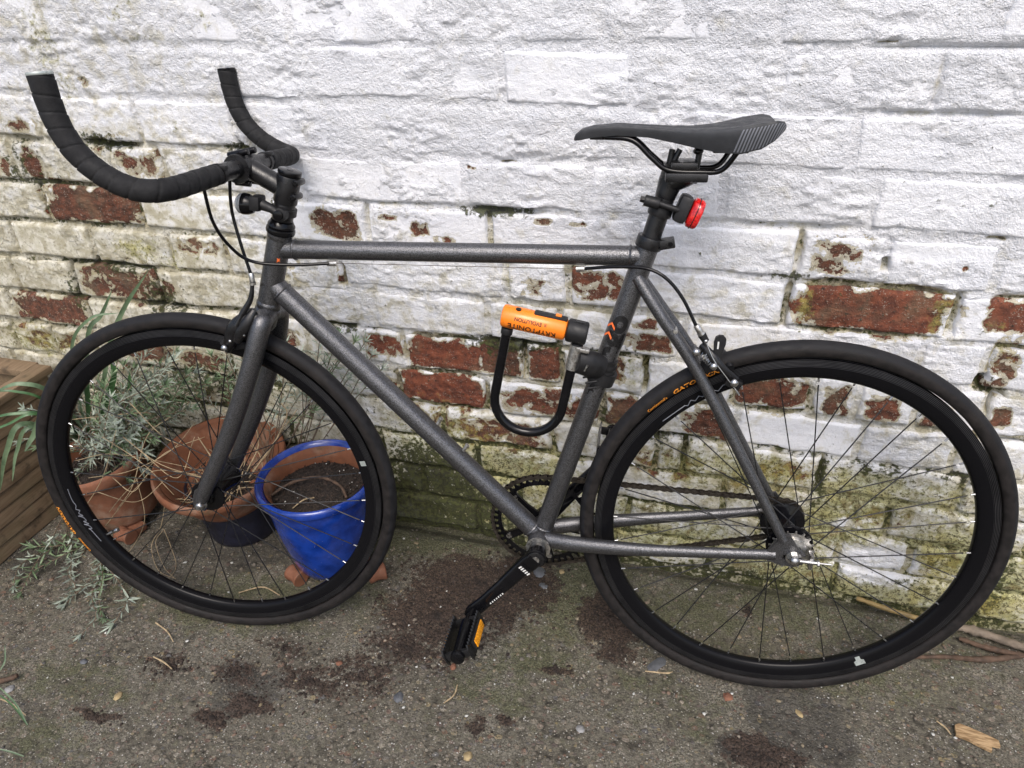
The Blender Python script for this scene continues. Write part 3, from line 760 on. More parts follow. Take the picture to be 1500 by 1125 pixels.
# weld beads where the tubes meet
def weld(o, ax, r, tilt=0):
    pts = [o + r * (math.cos(k) * frame_of(ax)[0] + math.sin(k) * frame_of(ax)[1]) for k in np.linspace(0, 2 * math.pi, 40)]
    return tube(pts, .0018, 6, False)
DAX = unit(BB - DT_F)
for w_ in (weld(DT_F + DAX * .030, DAX, .0174), weld(BB - DAX * .024, DAX, .0174), weld(BB + SAX * .024, SAX, .0161), weld(TT_F + [.021, 0, 0], np.array([1., 0, .01]), .0147), weld(TT_R - [.017, 0, 0], np.array([1., 0, .01]), .0147)):
    P('weld_bead', w_, M_FRAME)
# stays
DO_N = bz(-.004, -.003, -.0605); DO_F = bz(-.004, -.003, .0605)
for s in (-1, 1):
    do = DO_N if s < 0 else DO_F
    P('chain_stay', tube(smooth_path([BB + [.012, s * .018, .006], BB + [.075, s * .031, .012], bz(-.22, -.026, s * .045), bz(-.026, -.001, s * .0605)], 8), [.0145, .0142, .0128, .0098, .0088], 20, flat=((0, 1, 0), .82)), M_FRAME)
    P('seat_stay', tube(smooth_path([bz(-.268, .425, s * .010), bz(-.232, .375, s * .024), bz(-.16, .273, s * .034), bz(-.018, .028, s * .0605)], 8), [.0092, .0092, .0088, .0076], 18), M_FRAME)
    # dropout plate, opening to the rear
    pl = [(-.034, -.010), (-.034, .010), (-.026, .020), (-.016, .038), (-.006, .040), (.004, .026), (.014, .012), (.022, .006), (.022, .0035), (-.012, .0035), (-.012, -.0045), (.022, -.0045), (.020, -.012), (.008, -.018), (-.012, -.017)]
    P('dropout', prism(pl, -.003, .003, bz(-.004, -.001, s * .0605), (1, 0, 0), (0, 0, 1), (0, 1, 0)), M_FRAME, smooth=False)
P('brake_bridge', tube([bz(-.175, .305, -.031), bz(-.175, .305, .031)], .0065, 14), M_FRAME)
P('stay_boss', cat(cyl(bk(989, 482, -.028) + [0, .004, 0], bk(989, 482, -.028) + [0, -.013, 0], .0032, 12)), M_STEEL)
for (px, py) in ((641, 618), (679, 657)):
    c_ = bk(px, py, -.004)
    P('cable_boss', cat(cyl(c_ - [0, 0, .004], c_ + [0.006, 0, .006], .0032, 10), cyl(c_ + [0.006, 0, .006], c_ + [0.0075, 0, .0075], .0040, 10)), M_STEEL)

# ---- seat post, clamp, saddle
SP_T = bz(-.226, .578)
post_ax = unit(SP_T - ST_TOP)
P('seat_post', cat(tube([ST_TOP - .02 * post_ax, ST_TOP + post_ax * .085], .0136, 24), lathe([(.0136, 0), (.0142, .002), (.0142, .010), (.0150, .024), (.0162, .036), (.0168, .040)], ST_TOP + post_ax * .068, post_ax, 24),
    tube([ST_TOP + post_ax * .070, ST_TOP + post_ax * .088, SP_T + [.004, 0, -.008], SP_T + [.006, 0, .000]], [.0140, .0165, .0225, .0235], 20, flat=((0, 1, 0), .8)), tube(smooth_path([ST_TOP + post_ax * .090, SP_T + [.018, 0, -.012], SP_T + [.031, 0, -.004]], 6), [.0150, .0135, .0090], 14, flat=((0, 1, 0), 1.1))), M_BLACK)
cl = ST_TOP + post_ax * .004
P('seat_clamp', cat(lathe([(.0160, -.008), (.0186, -.008), (.0192, -.006), (.0192, .006), (.0186, .008), (.0150, .008)], cl, post_ax, 28), box(cl + [.024, -.004, .000], (.022, .020, .0135), ((.97, 0, .2), (0, 1, 0), (-.2, 0, .97)), .002)), M_BLACK)
P('clamp_bolt', cyl(cl + [.0285, -.0125, .001], cl + [.0285, -.0155, .001], .0032, 12), M_GLOSS)
# saddle: lofted shell, profiles along its length: a, top, half width, skirt bottom
SEC = [(-.3645, .6135, .003, .6105), (-.362, .619, .011, .6105), (-.354, .6255, .0165, .612), (-.338, .630, .0195, .6155), (-.306, .6325, .0215, .6185), (-.266, .6305, .0255, .6165), (-.236, .629, .0325, .6115), (-.205, .6285, .044, .6055), (-.175, .6305, .0565, .601), (-.150, .634, .0650, .6005), (-.127, .6375, .0690, .607), (-.112, .6395, .0665, .6165), (-.103, .638, .059, .625), (-.0985, .6335, .048, .6275)]
sa_ = np.array([s[0] for s in SEC])
def saddle_pt(a, v):
    """v -1..1 across: |v|<.62 top, beyond that the side skirt"""
    tp, hw, bt = (np.interp(a, sa_, [s[k] for s in SEC]) for k in (1, 2, 3))
    s = -1 if v < 0 else 1; v = abs(v)
    groove = .0045 * math.exp(-(v / .16) ** 2) * float(sstep(-.33, -.28, np.array(a)) * (1 - sstep(-.16, -.12, np.array(a))))
    wing = .012 * float(sstep(-.20, -.12, np.array(a)))
    if v < .62:
        u = v / .62; y = hw * .93 * u; z = tp - groove - .0016 * u ** 4 + wing * (u * u - .55) * .55
    else:
        u = (v - .62) / .38; zt = tp - .0016 + wing * .45 * .55
        y = hw * (.93 + .07 * math.sin(min(1, u * 1.6) * math.pi / 2) - .16 * u ** 2); z = zt + (bt - zt) * (1 - math.cos(u * math.pi / 2) * (1 - u * .15)) if u < 1 else bt
    return bz(a, z, s * y)
def build_saddle():
    A = smooth_path([(s[0], 0, 0) for s in SEC], 3)[:, 0]; vs = np.linspace(-1, 1, 45); V = [saddle_pt(a, v) for a in A for v in vs]; m = len(vs); F = []
    for i in range(len(A) - 1):
        for k in range(m - 1): F.append((i * m + k, (i + 1) * m + k, (i + 1) * m + k + 1, i * m + k + 1))
        F.append((i * m, i * m + m - 1, (i + 1) * m + m - 1, (i + 1) * m))       # underside
    F.append(tuple(range(m))); F.append(tuple((len(A) - 1) * m + k for k in range(m))[::-1])
    return np.array(V), F
sad = P('saddle', build_saddle(), M_SADDLE, angle=50)
ctr_s = bz(-.2, .61)
def stripe(a0, wid, k):
    """slanted pale stripe printed on the saddle's side"""
    V = []; F = []; vs = np.linspace(.72, .985, 7)
    for i, v in enumerate(vs):
        sh = (v - .72) * -.030
        for q in (0, wid):
            pt = saddle_pt(min(a0 + sh + q, -.0990), -v); V.append(pt + np.array([0, -.0006, .0002]))
    for i in range(len(vs) - 1): F.append((2 * i, 2 * i + 1, 2 * i + 3, 2 * i + 2))
    return np.array(V), F
for k in range(14):
    P('saddle_stripe', stripe(-.152 + k * .0041, .0020, k), M_GREYP, sad, smooth=True, angle=None)
P('rail_socket', box(bz(-.325, .6150, 0), (.036, .022, .006), None, .002), M_PLAST, sad); P('rail_socket', box(bz(-.160, .6020, 0), (.045, .07, .006), None, .002), M_PLAST, sad)
for s in (-1, 1):
    P('saddle_rail', tube(smooth_path([bz(-.325, .6160, s * .010), bz(-.286, .6125, s * .016), bz(-.258, .590, s * .020), bz(-.236, .5755, s * .022), bz(-.195, .5735, s * .022), bz(-.168, .577, s * .024), bz(-.150, .602, s * .030)], 7), .0036, 12), M_GLOSS, sad)
P('saddle_clamp', cat(box(bz(-.212, .5665, 0), (.056, .054, .012), None, .003), box(bz(-.216, .581, 0), (.034, .052, .010), None, .003), cyl(bz(-.238, .558, 0), bz(-.232, .600, 0), .0042, 12), cyl(bz(-.200, .556, 0), bz(-.196, .600, 0), .0042, 12), ball(bz(-.198, .598, 0), (.007, .008, .005)), tube([bz(-.236, .57, 0), bz(-.222, .60, 0)], .004, 10)), M_BLACK)

# ---- rear lamp on the seat post
RL = bk(1014, 311, -.012); LAX = unit(np.array([.92, -.20, -.33]))
lamp = P('rear_light', cat(tube(smooth_path([bk(962, 297, -.020), bk(988, 306, -.020), bk(996, 309, -.018)], 5), .0042, 12), lathe([(.0160, -.007), (.0170, -.0045), (.0170, .0045), (.0160, .007)], ST_TOP + post_ax * .050, post_ax, 24),
    cyl(bk(944, 293, -.020), bk(966, 299, -.020), .0078, 14, .0015), cyl(bk(938, 291, -.020), bk(946, 293, -.020), .0045, 6), box(RL - LAX * .014, (.018, .030, .038), (LAX, (0, 1, 0), np.cross(LAX, (0, 1., 0))), .006)), M_PLAST, label='black clamp of the red rear lamp')
lz = np.cross(LAX, (0, 1., 0)); lz = lz if lz[2] > 0 else -lz
def lens_body(o, th, hw, hh, off=0.0):
    rings = []; k = np.linspace(0, 2 * np.pi, 36, endpoint=False)
    for (s, d) in ((.86, -th / 2), (1, -th * .35), (1.02, 0), (1, th * .3), (.9, th * .46), (.5, th * .56), (.05, th * .58)):
        e = .85
        cx_ = np.sign(np.cos(k)) * np.abs(np.cos(k)) ** e * hw * s; cz_ = np.sign(np.sin(k)) * np.abs(np.sin(k)) ** e * hh * s
        rings.append(o + np.outer(cx_, (0, 1., 0)) + np.outer(cz_, lz) + LAX * d)
    V = np.vstack(rings); F = []
    for i in range(len(rings) - 1):
        for q in range(36): F.append((i * 36 + q, i * 36 + (q + 1) % 36, (i + 1) * 36 + (q + 1) % 36, (i + 1) * 36 + q))
    F.append(tuple(range(36))[::-1]); F.append(tuple(6 * 36 + q for q in range(36)))
    return V, F
P('red_lens', lens_body(RL + LAX * .004, .016, .0168, .0210), M_REDL, lamp)
P('lens_seam', tube([RL + LAX * .0035 + np.array([0, 1., 0]) * math.copysign(abs(math.cos(k)) ** .85, math.cos(k)) * .0174 + lz * math.copysign(abs(math.sin(k)) ** .85, math.sin(k)) * .0217 for k in np.linspace(0, 2 * math.pi, 49)], .0007, 6, False), M_PRINTK, lamp)

# ---- fork and steering
CR = bz(-.8545, .338)                               # crown
fork = P('fork', cat(lathe([(.0195, 0), (.0205, .003), (.0205, .009), (.0185, .012)], HT_B - HAX * .013, HAX, 28), lathe([(.0120, -.030), (.0165, -.022), (.0178, -.004), (.0182, .004)], HT_B - HAX * .010, HAX, 28)), M_FRAME)
AXN = FR + [0.0005, -.056, -.004]; AXF = FR + [-.0005, .056, -.004]
for s, ax_ in ((-1, AXN), (1, AXF)):
    top = CR + [.005, s * .041, -.018]
    P('fork_blade', tube(smooth_path([CR + [.005, s * .004, .004], CR + [.004, s * .020, .000], CR + [.002, s * .034, -.012], top * .8 + ax_ * .2 + [.004, 0, 0], top * .45 + ax_ * .55 + [.006, 0, 0], ax_ + [.008, 0, .020], ax_ + [.003, 0, .006]], 8), [.0150, .0156, .0158, .0156, .0152, .0142, .0122, .0100], 20), M_FRAME, fork)
    P('fork_end', prism([(-.012, -.010), (-.012, .010), (-.004, .030), (.012, .032), (.012, .008), (.008, -.012)], -.003, .003, ax_ + [0, s * .001, 0], (1, 0, 0), (0, 0, 1), (0, 1, 0)), M_FRAME, fork, False)
P('headset', cat(lathe([(.0185, 0), (.0215, .001), (.0222, .004), (.0215, .008), (.0190, .010)], HT_T, HAX, 32), lathe([(.0175, .010), (.0205, .011), (.0205, .014), (.0178, .018), (.0168, .020)], HT_T, HAX, 32)), M_GLOSS)
ST0 = HT_T + HAX * .020; ST1 = HT_T + HAX * .108
CLP = bz(-.8565, .5685)                              # centre of the bar clamp
stem_c = ST0 + HAX * .050
stem = P('stem', cat(cyl(ST0 + HAX * .001, ST0 + HAX * .030, .0158, 28, .001), cyl(ST0 + HAX * .028, ST0 + HAX * .071, .0178, 28, .002), tube([stem_c - [.004, 0, 0], CLP + [.012, 0, -.002]], .0150, 24),
    lathe([(.0168, -.021), (.0205, -.021), (.0212, -.019), (.0212, .019), (.0205, .021), (.0168, .021)], CLP, (0, 1, 0), 28)), M_BLACK)
P('top_cap', cat(cyl(ST0 + HAX * .0715, ST0 + HAX * .0785, .0174, 28, .0015), cyl(ST0 + HAX * .0785, ST0 + HAX * .0791, .0045, 12)), M_GLOSS, stem)
for n_ in (-.011, .011):
    P('stem_bolt', cat(cyl(CLP + [-.014, n_, .0185], CLP + [.018, n_, .0245], .0048, 12, .001)), M_GLOSS, stem)
    P('stem_bolt', cat(cyl(CLP + [-.010, n_, -.020], CLP + [.014, n_, -.022], .0045, 12, .001)), M_GLOSS, stem)
for h_ in (.038, .060):
    P('stem_pinch', cat(cyl(ST0 + HAX * h_ + [.0165, -.013, 0], ST0 + HAX * h_ + [.0165, .013, 0], .0052, 14, .001), cyl(ST0 + HAX * h_ + [.0165, -.0138, 0], ST0 + HAX * h_ + [.0165, -.0128, 0], .0028, 6)), M_GLOSS, stem)

# ---- bullhorn handlebar with wound tape
HB = [(0, -.857, .5690), (.045, -.857, .5690), (.085, -.858, .5680), (.125, -.860, .5665), (.158, -.862, .5650), (.184, -.867, .5650), (.200, -.882, .5665), (.2065, -.905, .5740), (.2085, -.933, .5905), (.2095, -.956, .6140), (.2100, -.969, .6420), (.2100, -.9745, .6690), (.2100, -.977, .7000)]
bar = P('handlebar', tube(smooth_path([bz(a, b, -n) for n, a, b in HB[3::-1]] + [bz(a, b, n) for n, a, b in HB[1:4]], 6), .0130, 20), M_BLACK)
def wound(path, r, pitch=.0215):
    """tape wraps: each turn a little fuller over the one before, with a lapped edge"""
    L = np.r_[0, np.cumsum(np.linalg.norm(np.diff(path, axis=0), axis=1))]
    n = 26; S = np.arange(0, L[-1], .00125); Q = np.c_[[np.interp(S, L, path[:, k]) for k in range(3)]].T
    V, F = tube(Q, r, n, True)
    C_ = np.repeat(Q, n, axis=0); ang = np.tile(np.arange(n) / n, len(Q)); ph = (np.repeat(S, n) / pitch + ang * .9 + .10 * np.repeat(np.sin(S * 70), n)) % 1.0
    d = V - C_
    V = C_ + d * (1 + .045 * ph[:, None] - .17 * np.exp(-((ph - .975) / .040) ** 2)[:, None])
    return V, F
for s in (-1, 1):
    pth = smooth_path([bz(a, b, s * n) for n, a, b in HB], 10)
    L = np.r_[0, np.cumsum(np.linalg.norm(np.diff(pth, axis=0), axis=1))]
    st_ = np.searchsorted(L, .075)
    P('bar_tape', wound(pth[st_:], .0143), M_TAPE, bar, angle=None)
    e0, e1 = pth[-1], unit(pth[-1] - pth[-3])
    P('bar_end_plug', cyl(e0 - e1 * .001, e0 + e1 * .003, .0148, 24, .0012), M_GLOSS if s > 0 else M_STICKER, bar)
    tp = pth[np.searchsorted(L, .066)]
    P('bar_clip', cat(lathe([(.0132, -.0035), (.0146, -.0035), (.0146, .0035), (.0132, .0035)], tp, (0, 1, 0), 24), box(tp + [.010, 0, .0125] if s > 0 else tp + [.010, -.001, .009], (.010, .009, .006), None, .001)), M_PLAST, bar)

# ---- front lamp and its bracket
fl0 = ST0 + HAX * .016
fa = unit(np.array([-.98, -.05, .12])); fc = bk(356, 298, -.022); fbm_ = bk(377, 297, -.022)
fl = P('front_light', cat(lathe([(.0168, -.006), (.0195, -.005), (.0195, .005), (.0168, .006)], fl0, HAX, 24), cyl(fl0 + [.004, -.026, -.002], fl0 + [.004, -.012, -.002], .0105, 18, .001), tube([fl0 + [.004, -.021, -.002], bk(398, 306, -.022), bk(384, 300, -.022)], [.0060, .0066, .0085], 12),
    box(fbm_, (.016, .026, .022), (fa, (0, 1, 0), np.cross(fa, (0, 1., 0))), .004)), M_PLAST, label='black plastic bracket and body of the front lamp')
P('lamp_lens', lathe([(.0150, -.004), (.0158, .000), (.0150, .004), (.0115, .0078), (.006, .0095), (.001, .0100)], fc, fa, 28), M_LENS, fl)
P('lamp_shell', lathe([(.007, -.018), (.0125, -.016), (.0152, -.010), (.0160, -.004), (.0160, -.001), (.0145, .000), (.004, -.001)], fc, fa, 28), M_GLOSS, fl)
P('lamp_knob', lathe([(.0062, 0), (.0075, .001), (.0075, .0035), (.0050, .0042)], fl0 + [.004, -.026, -.002], (0, -1, 0), 14), M_GLOSS, fl)

# ---- cables
P('rear_brake_cable', tube(smooth_path([bk(296, 266, -.085), bk(312, 325, -.07), bk(338, 362, -.052), bk(370, 383, -.036), bk(425, 388, -.022), bk(490, 385.5, -.004)], 8), .0025, 10), M_GLOSS)
P('front_brake_cable', tube(smooth_path([bk(336, 250, -.03), bk(339, 305, -.028), bk(352, 355, -.03), bk(368, 403, -.032)], 8), .0025, 10), M_GLOSS)
P('brake_wire', tube([bk(490, 385.5, -.004), bk(846, 394.0, -.004)], .0005, 6), M_CHAIN)
for a_, b_ in (((480, 386), (494, 385.4)), ((844, 394), (856, 393.6))):
    P('cable_stop', cat(cyl(bk(*a_, -.004), bk(*b_, -.004), .0044, 14), box((bk(*a_, -.004) + bk(*b_, -.004)) / 2 + [0, 0, .006], (.010, .004, .008))), M_STEEL)
P('rear_brake_hose', tube(smooth_path([bk(852, 393.8, -.004), bk(900, 391, -.016), bk(945, 393, -.026), bk(975, 407, -.032), bk(1000, 437, -.036), bk(1020, 478, -.040)], 8), .0025, 10), M_GLOSS)

# ---- front caliper
def pz(px, py, n): return bk(px, py, n)
fb = P('front_brake', cat(tube(smooth_path([pz(388, 470, -.030), pz(362, 468, -.036), pz(345, 480, -.040), pz(338, 498, -.038), pz(332, 512, -.032)], 6), [.0100, .0125, .0130, .0110, .0075], 14, flat=((0, 1, 0), .7)),
    tube(smooth_path([pz(372, 455, -.034), pz(362, 472, -.042), pz(352, 488, -.044), pz(347, 500, -.042)], 6), [.0060, .0095, .0100, .0070], 12, flat=((0, 1, 0), .6)),
    tube(smooth_path([pz(395, 470, .020), pz(372, 478, .034), pz(360, 500, .034)], 5), .0085, 12, flat=((0, 1, 0), .7)), cyl(CR + [-.040, 0, .004], CR + [.004, 0, .006], .005, 12)), M_BLACK, label='black front brake caliper gripping the rim')
P('brake_arm', tube(smooth_path([pz(370, 414, -.034), pz(367, 438, -.036), pz(356, 458, -.040), pz(346, 477, -.046)], 6), [.0028, .0042, .0050, .0048], 10), M_BLACK, fb)
P('barrel_adjuster', cat(cyl(pz(367.5, 400, -.032), pz(370, 413, -.034), .0042, 14, .0008), cyl(pz(370, 413, -.034), pz(370.4, 417, -.034), .0048, 14)), M_STEEL, fb)
P('brake_pad', cat(box(pz(352, 507, -.020), (.044, .010, .009), ((.97, 0, .22), (0, 1, 0), (-.22, 0, .97)), .002), box(pz(335, 505, -.024), (.016, .012, .024), ((.8, 0, .6), (0, 1, 0), (-.6, 0, .8)), .003)), M_RUBBER, fb)
for (px, py, r_b) in ((328.5, 510, .0058), (337, 500, .0030), (357, 491, .0030)):
    P('brake_bolt', cat(ball(pz(px, py, -.046), (r_b, r_b * .8, r_b), 12, 8)), M_CHROME, fb)
P('mount_nut', cat(cyl(pz(370, 465, -.022), pz(368, 465, -.040), .0045, 12), ball(pz(371, 466, -.024), .0055)), M_CHROME, fb)

# ---- rear caliper
rb = P('rear_brake', cat(tube(smooth_path([pz(1028, 505, -.030), pz(1043, 522, -.040), pz(1058, 540, -.042), pz(1078, 556, -.036)], 6), [.0055, .0070, .0065, .0055], 12, flat=((0, 1, 0), .6)),
    tube(smooth_path([pz(1050, 512, .018), pz(1062, 524, .004), pz(1070, 540, -.018)], 5), [.0075, .0085, .0060], 12),
    box(pz(1074, 560, -.026), (.024, .014, .016), ((.9, 0, -.43), (0, 1, 0), (.43, 0, .9)), .003), cyl(pz(1020, 513, -.012), pz(1052, 520, -.012), .005, 12)), M_BLACK, label='black rear brake caliper with chrome bolts')
lev = [(-.0055, -.012), (-.0065, .004), (-.0085, .016), (-.0075, .024), (-.003, .028), (.003, .028), (.0075, .024), (.0085, .016), (.0065, .004), (.0055, -.012)]
P('quick_release_lever', prism(lev, -.003, .003, pz(1051, 517, -.036), (.97, 0, -.1), (.1, 0, .97), (0, 1, 0)), M_PLAST, rb)
P('lever_mark', box(pz(1052, 506, -.0405), (.0022, .0006, .011)), M_WHITEP, rb)
P('barrel_adjuster', cat(cyl(pz(1020, 476, -.040), pz(1026, 487, -.041), .0046, 14, .0008), cyl(pz(1026, 487, -.041), pz(1028, 490, -.041), .0054, 14)), M_STEEL, rb)
P('cable_boot', tube([pz(1028, 490, -.041), pz(1034, 500, -.041)], [.0060, .0050], 12), M_RUBBER, rb)
P('brake_wire', tube(smooth_path([pz(1034, 500, -.041), pz(1045, 526, -.045), pz(1062, 550, -.047), pz(1083, 578, -.048)], 6), .0008, 6), M_CHROME, rb)
P('wire_tip', cyl(pz(1077, 570, -.048), pz(1083, 579, -.048), .0012, 8), M_CHROME, rb)
P('return_spring', tube([pz(1030 + k * .9, 518 + k * 1.05, -.036) + np.array([math.cos(k * 2.6) * .0035, math.sin(k * 2.6) * .006, math.cos(k * 2.6) * .0055]) for k in np.linspace(0, 12, 60)], .0009, 6), M_CHROME, rb)
for (px, py, r_b) in ((1045.5, 537, .0058), (1075.5, 561, .0062), (1020, 516, .0060), (1034, 500, .0030)):
    P('brake_bolt', cat(ball(pz(px, py, -.047), (r_b, r_b * .8, r_b), 12, 8)), M_CHROME, rb)

# ---- wheels
def text_vf(s, size, shear=0.0, ext=0.0):
    cu = bpy.data.curves.new('t', 'FONT'); cu.body = s; cu.size = size; cu.shear = shear; cu.offset = ext; cu.resolution_u = 3
    o = bpy.data.objects.new('t', cu); COL.objects.link(o); dg = bpy.context.evaluated_depsgraph_get(); me = o.evaluated_get(dg).to_mesh()
    V = np.array([v.co[:] for v in me.vertices]); F = [tuple(q.vertices) for q in me.polygons]
    bpy.data.objects.remove(o); bpy.data.curves.remove(cu)
    return V, F
TR, TC = .0138, WR - .0138                           # tyre section radius and ring radius
def tyre_text(s, size, a0, phi0, shear=0.0, ext=.0, stretch=1.0):
    """print bent round the near side wall; a0 = start angle, clockwise seen by the viewer; phi0 = section angle from the side"""
    V, F = text_vf(s, size, shear, ext); out = []
    for x, y, _ in V:
        th = a0 - x * stretch / TC; ph = phi0 + y / TR
        r = TC + (TR + .0004) * math.sin(ph); n = -(TR + .0004) * math.cos(ph)
        out.append((r * math.cos(th), n, r * math.sin(th)))
    return np.array(out), F
def rim_text(s, size, a0, r0, shear=0.0, stretch=1.0, ext=0.0):
    V, F = text_vf(s, size, shear, ext); out = []
    for x, y, _ in V:
        r = r0 + y; th = a0 - x * stretch / r0
        n = -np.interp(r, [.2800, .2840, .2900, .3000], [.0058, .0083, .0100, .0117]) - .0005
        out.append((r * math.cos(th), n, r * math.sin(th)))
    return np.array(out), F
RIMP = [(.3010, -.0118), (.2950, -.0111), (.2900, -.0100), (.2840, -.0083), (.2812, -.0060), (.2800, -.0025), (.2800, .0025), (.2812, .0060), (.2840, .0083), (.2900, .0100), (.2950, .0111), (.3010, .0118), (.3014, .0113), (.3112, .0113), (.3118, .0104), (.3118, .0088), (.3040, .0080), (.3040, -.0080), (.3118, -.0088), (.3118, -.0104), (.3112, -.0113), (.3014, -.0113)]
def make_wheel(M, front):
    fl = .0335 if front else .0310; fr = .0265 if front else .0310         # flange place and radius
    if front:
        hub = cat(lathe([(.006, -.047), (.013, -.045), (.015, -.039), (.0300, -.0372), (.0310, -.0345), (.0300, -.0320), (.0215, -.029), (.0200, -.010), (.0225, .008), (.0270, .024), (.0300, .0320), (.0310, .0345), (.0300, .0372), (.015, .039), (.013, .045), (.006, .047)], (0, 0, 0), (0, 1, 0), 36))
    else:
        hub = cat(lathe([(.006, -.058), (.0135, -.056), (.0165, -.046), (.0165, -.036), (.0355, -.0338), (.0365, -.0310), (.0355, -.0285), (.0215, -.024), (.0195, 0), (.0215, .024), (.0355, .0285), (.0365, .0310), (.0355, .0338), (.0165, .036), (.0165, .046), (.0135, .056), (.006, .058)], (0, 0, 0), (0, 1, 0), 36))
    me = make_mesh('wheel', hub[0], hub[1]); w = link('wheel', me, M_GLOSS, bike); w.matrix_local = M
    w['label'] = 'front wheel with deep black rim' if front else 'rear wheel with deep black rim and silver sprocket'
    a = np.linspace(0, 2 * np.pi, 29)[:-1]
    prof = [(TC + TR * math.cos(k) * (1.0 if math.cos(k) > -.7 else .9), TR * math.sin(k)) for k in a if math.cos(k) > -.86]
    P('tyre', lathe(prof, (0, 0, 0), (0, 1, 0), 160, True), M_TYRE, w, angle=None)
    P('rim', lathe(RIMP, (0, 0, 0), (0, 1, 0), 160, True), M_RIM, w, angle=35)
    # tread notches: short grooves' raised lips on the shoulder, as in the photo
    for k in range(0):
        pass
    # spokes: 32, crossed, two flanges; nipple is part of its spoke
    kinds = []
    for s in (-1, 1):
        for cross in (-1, 1):
            off = (0 if s < 0 else 1) * 2 * math.pi / 32
            th_r = off + (0 if cross < 0 else 2 * 2 * math.pi / 32)
            th_f = th_r + cross * rad(56)
            pf = np.array([fr * 1.05 * math.cos(th_f), s * (fl + cross * .0012), fr * 1.05 * math.sin(th_f)]); pr = np.array([.2815 * math.cos(th_r), s * .0030, .2815 * math.sin(th_r)])
            d = unit(pf - pr)
            sp_ = make_mesh('spoke', *tube([pf, pr + d * .012], .0010, 6), True, 50); sp_.materials.append(M_BLACK)
            nn = make_mesh('nipple', *cyl(pr - d * .002, pr + d * .0075, (.0019, .0015), 8), True, 50); nn.materials.append(M_CHROME)
            kinds.append((sp_, nn))
    for k in range(8):
        R_ = Matrix.Rotation(k * math.pi / 4 + (.06 if front else .02), 4, 'Y')
        for sp_, nn in kinds:
            o = link('spoke', sp_, None, w); o.matrix_local = R_
            o2 = link('nipple', nn, None, o)
    return w
MF = Matrix(((.99733, -.0729, 0.0, FR[0]), (.0729, .99733, .0, FR[1]), (0.0, .0, 1.0, FR[2]), (0, 0, 0, 1)))
# front wheel axes as surveyed, expressed in the bicycle's frame
_fX = np.array([0.98401784, 0.17785077, -0.00883122]); _fN = np.array([-0.17766051, 0.97718649, -0.11637573]); _fZ = np.array([-0.01206776, 0.11608476, 0.993166])
_B = np.array([BX, BN, BZ]); _m = np.array([_B @ _fX, _B @ _fN, _B @ _fZ]).T
MF = Matrix(((_m[0, 0], _m[0, 1], _m[0, 2], FR[0]), (_m[1, 0], _m[1, 1], _m[1, 2], FR[1]), (_m[2, 0], _m[2, 1], _m[2, 2], FR[2]), (0, 0, 0, 1)))
wf = make_wheel(MF, True); wr = make_wheel(Matrix.Translation((0, 0, WR)), False)
def ang_r(px, py): q = bk(px, py, -.012); return math.atan2(q[2] - WR, q[0])
def ang_f(px, py):
    q = bk(px, py, -.012) - FR; return math.atan2(q[2], q[0])
P('tyre_lettering', tyre_text("Continental's", .0072, ang_r(948, 602), -.62, 0, .0001, 1.0), M_ORPRINT, wr, angle=None)
P('tyre_lettering', tyre_text('GATORSKIN', .0108, ang_r(986, 577), -.72, .25, .00025, 1.30), M_ORPRINT, wr, angle=None)
P('tyre_lettering', tyre_text('Continental', .0072, ang_f(130, 803), -.05, 0, .0001, 1.0), M_ORPRINT, wf, angle=None)
P('tyre_lettering', tyre_text('GATORSKIN', .0100, ang_f(108, 776), -.05, .25, .00025, 1.15), M_ORPRINT, wf, angle=None)
def rim_squiggle(a0, L, pts, parent, r0):
    out = []
    for x, y in pts:
        r = r0 + y; th = a0 - x * L / r0; n = -np.interp(r, [.2800, .2840, .2900, .3000], [.0058, .0083, .0100, .0117]) - .0005
        out.append((r * math.cos(th), n, r * math.sin(th)))
    P('rim_graphic', tube(out, .0007, 5), M_GREYP, parent)
scr = smooth_path([(x_, y_, 0) for x_, y_ in ((0, 0), (.22, .0008), (.27, .0030), (.25, -.0020), (.31, -.0010), (.36, .0055), (.34, -.0025), (.41, .0030), (.40, -.0020), (.47, -.0010), (.52, .0060), (.50, -.0020), (.56, .0022), (.60, -.0022), (.64, .0030), (.70, -.0005), (.80, .0012), (1.0, .0004))], 5)[:, :2]
rim_squiggle(ang_f(146, 789), .125, scr, wf, .2910)
rim_squiggle(ang_r(968, 615), .125, [(0, 0), (.34, .0), (.37, -.003), (.44, .003), (.48, -.002), (.55, .003), (.58, -.001), (.74, .001), (.78, -.003), (.86, .004), (.92, .003), (1.0, .004)], wr, .2900)
stk = [(.2846, -.0), (.2846, .0)]
def rim_sticker(a0, w0, w1, r0, r1):
    V = []
    for r, w in ((r0, w0), (r0 + (r1 - r0) * .35, w0), (r0 + (r1 - r0) * .5, w1), (r1, w1)):
        for s in (-1, 1):
            n = -np.interp(r, [.2800, .2840, .2900, .3000], [.0058, .0083, .0100, .0117]) - .0006; th = a0 + s * w / r
            V.append((r * math.cos(th), n, r * math.sin(th)))
    return np.array(V), [(0, 1, 3, 2), (2, 3, 5, 4), (4, 5, 7, 6)]
P('rim_sticker', rim_sticker(ang_r(1258, 968), .004, .0085, .2835, .2990), M_STICKER, wr, False, label='small silver sticker on the rear rim')
P('rim_sticker', rim_sticker(ang_f(535, 685), .005, .005, .2885, .2990), M_STICKER, wf, False)
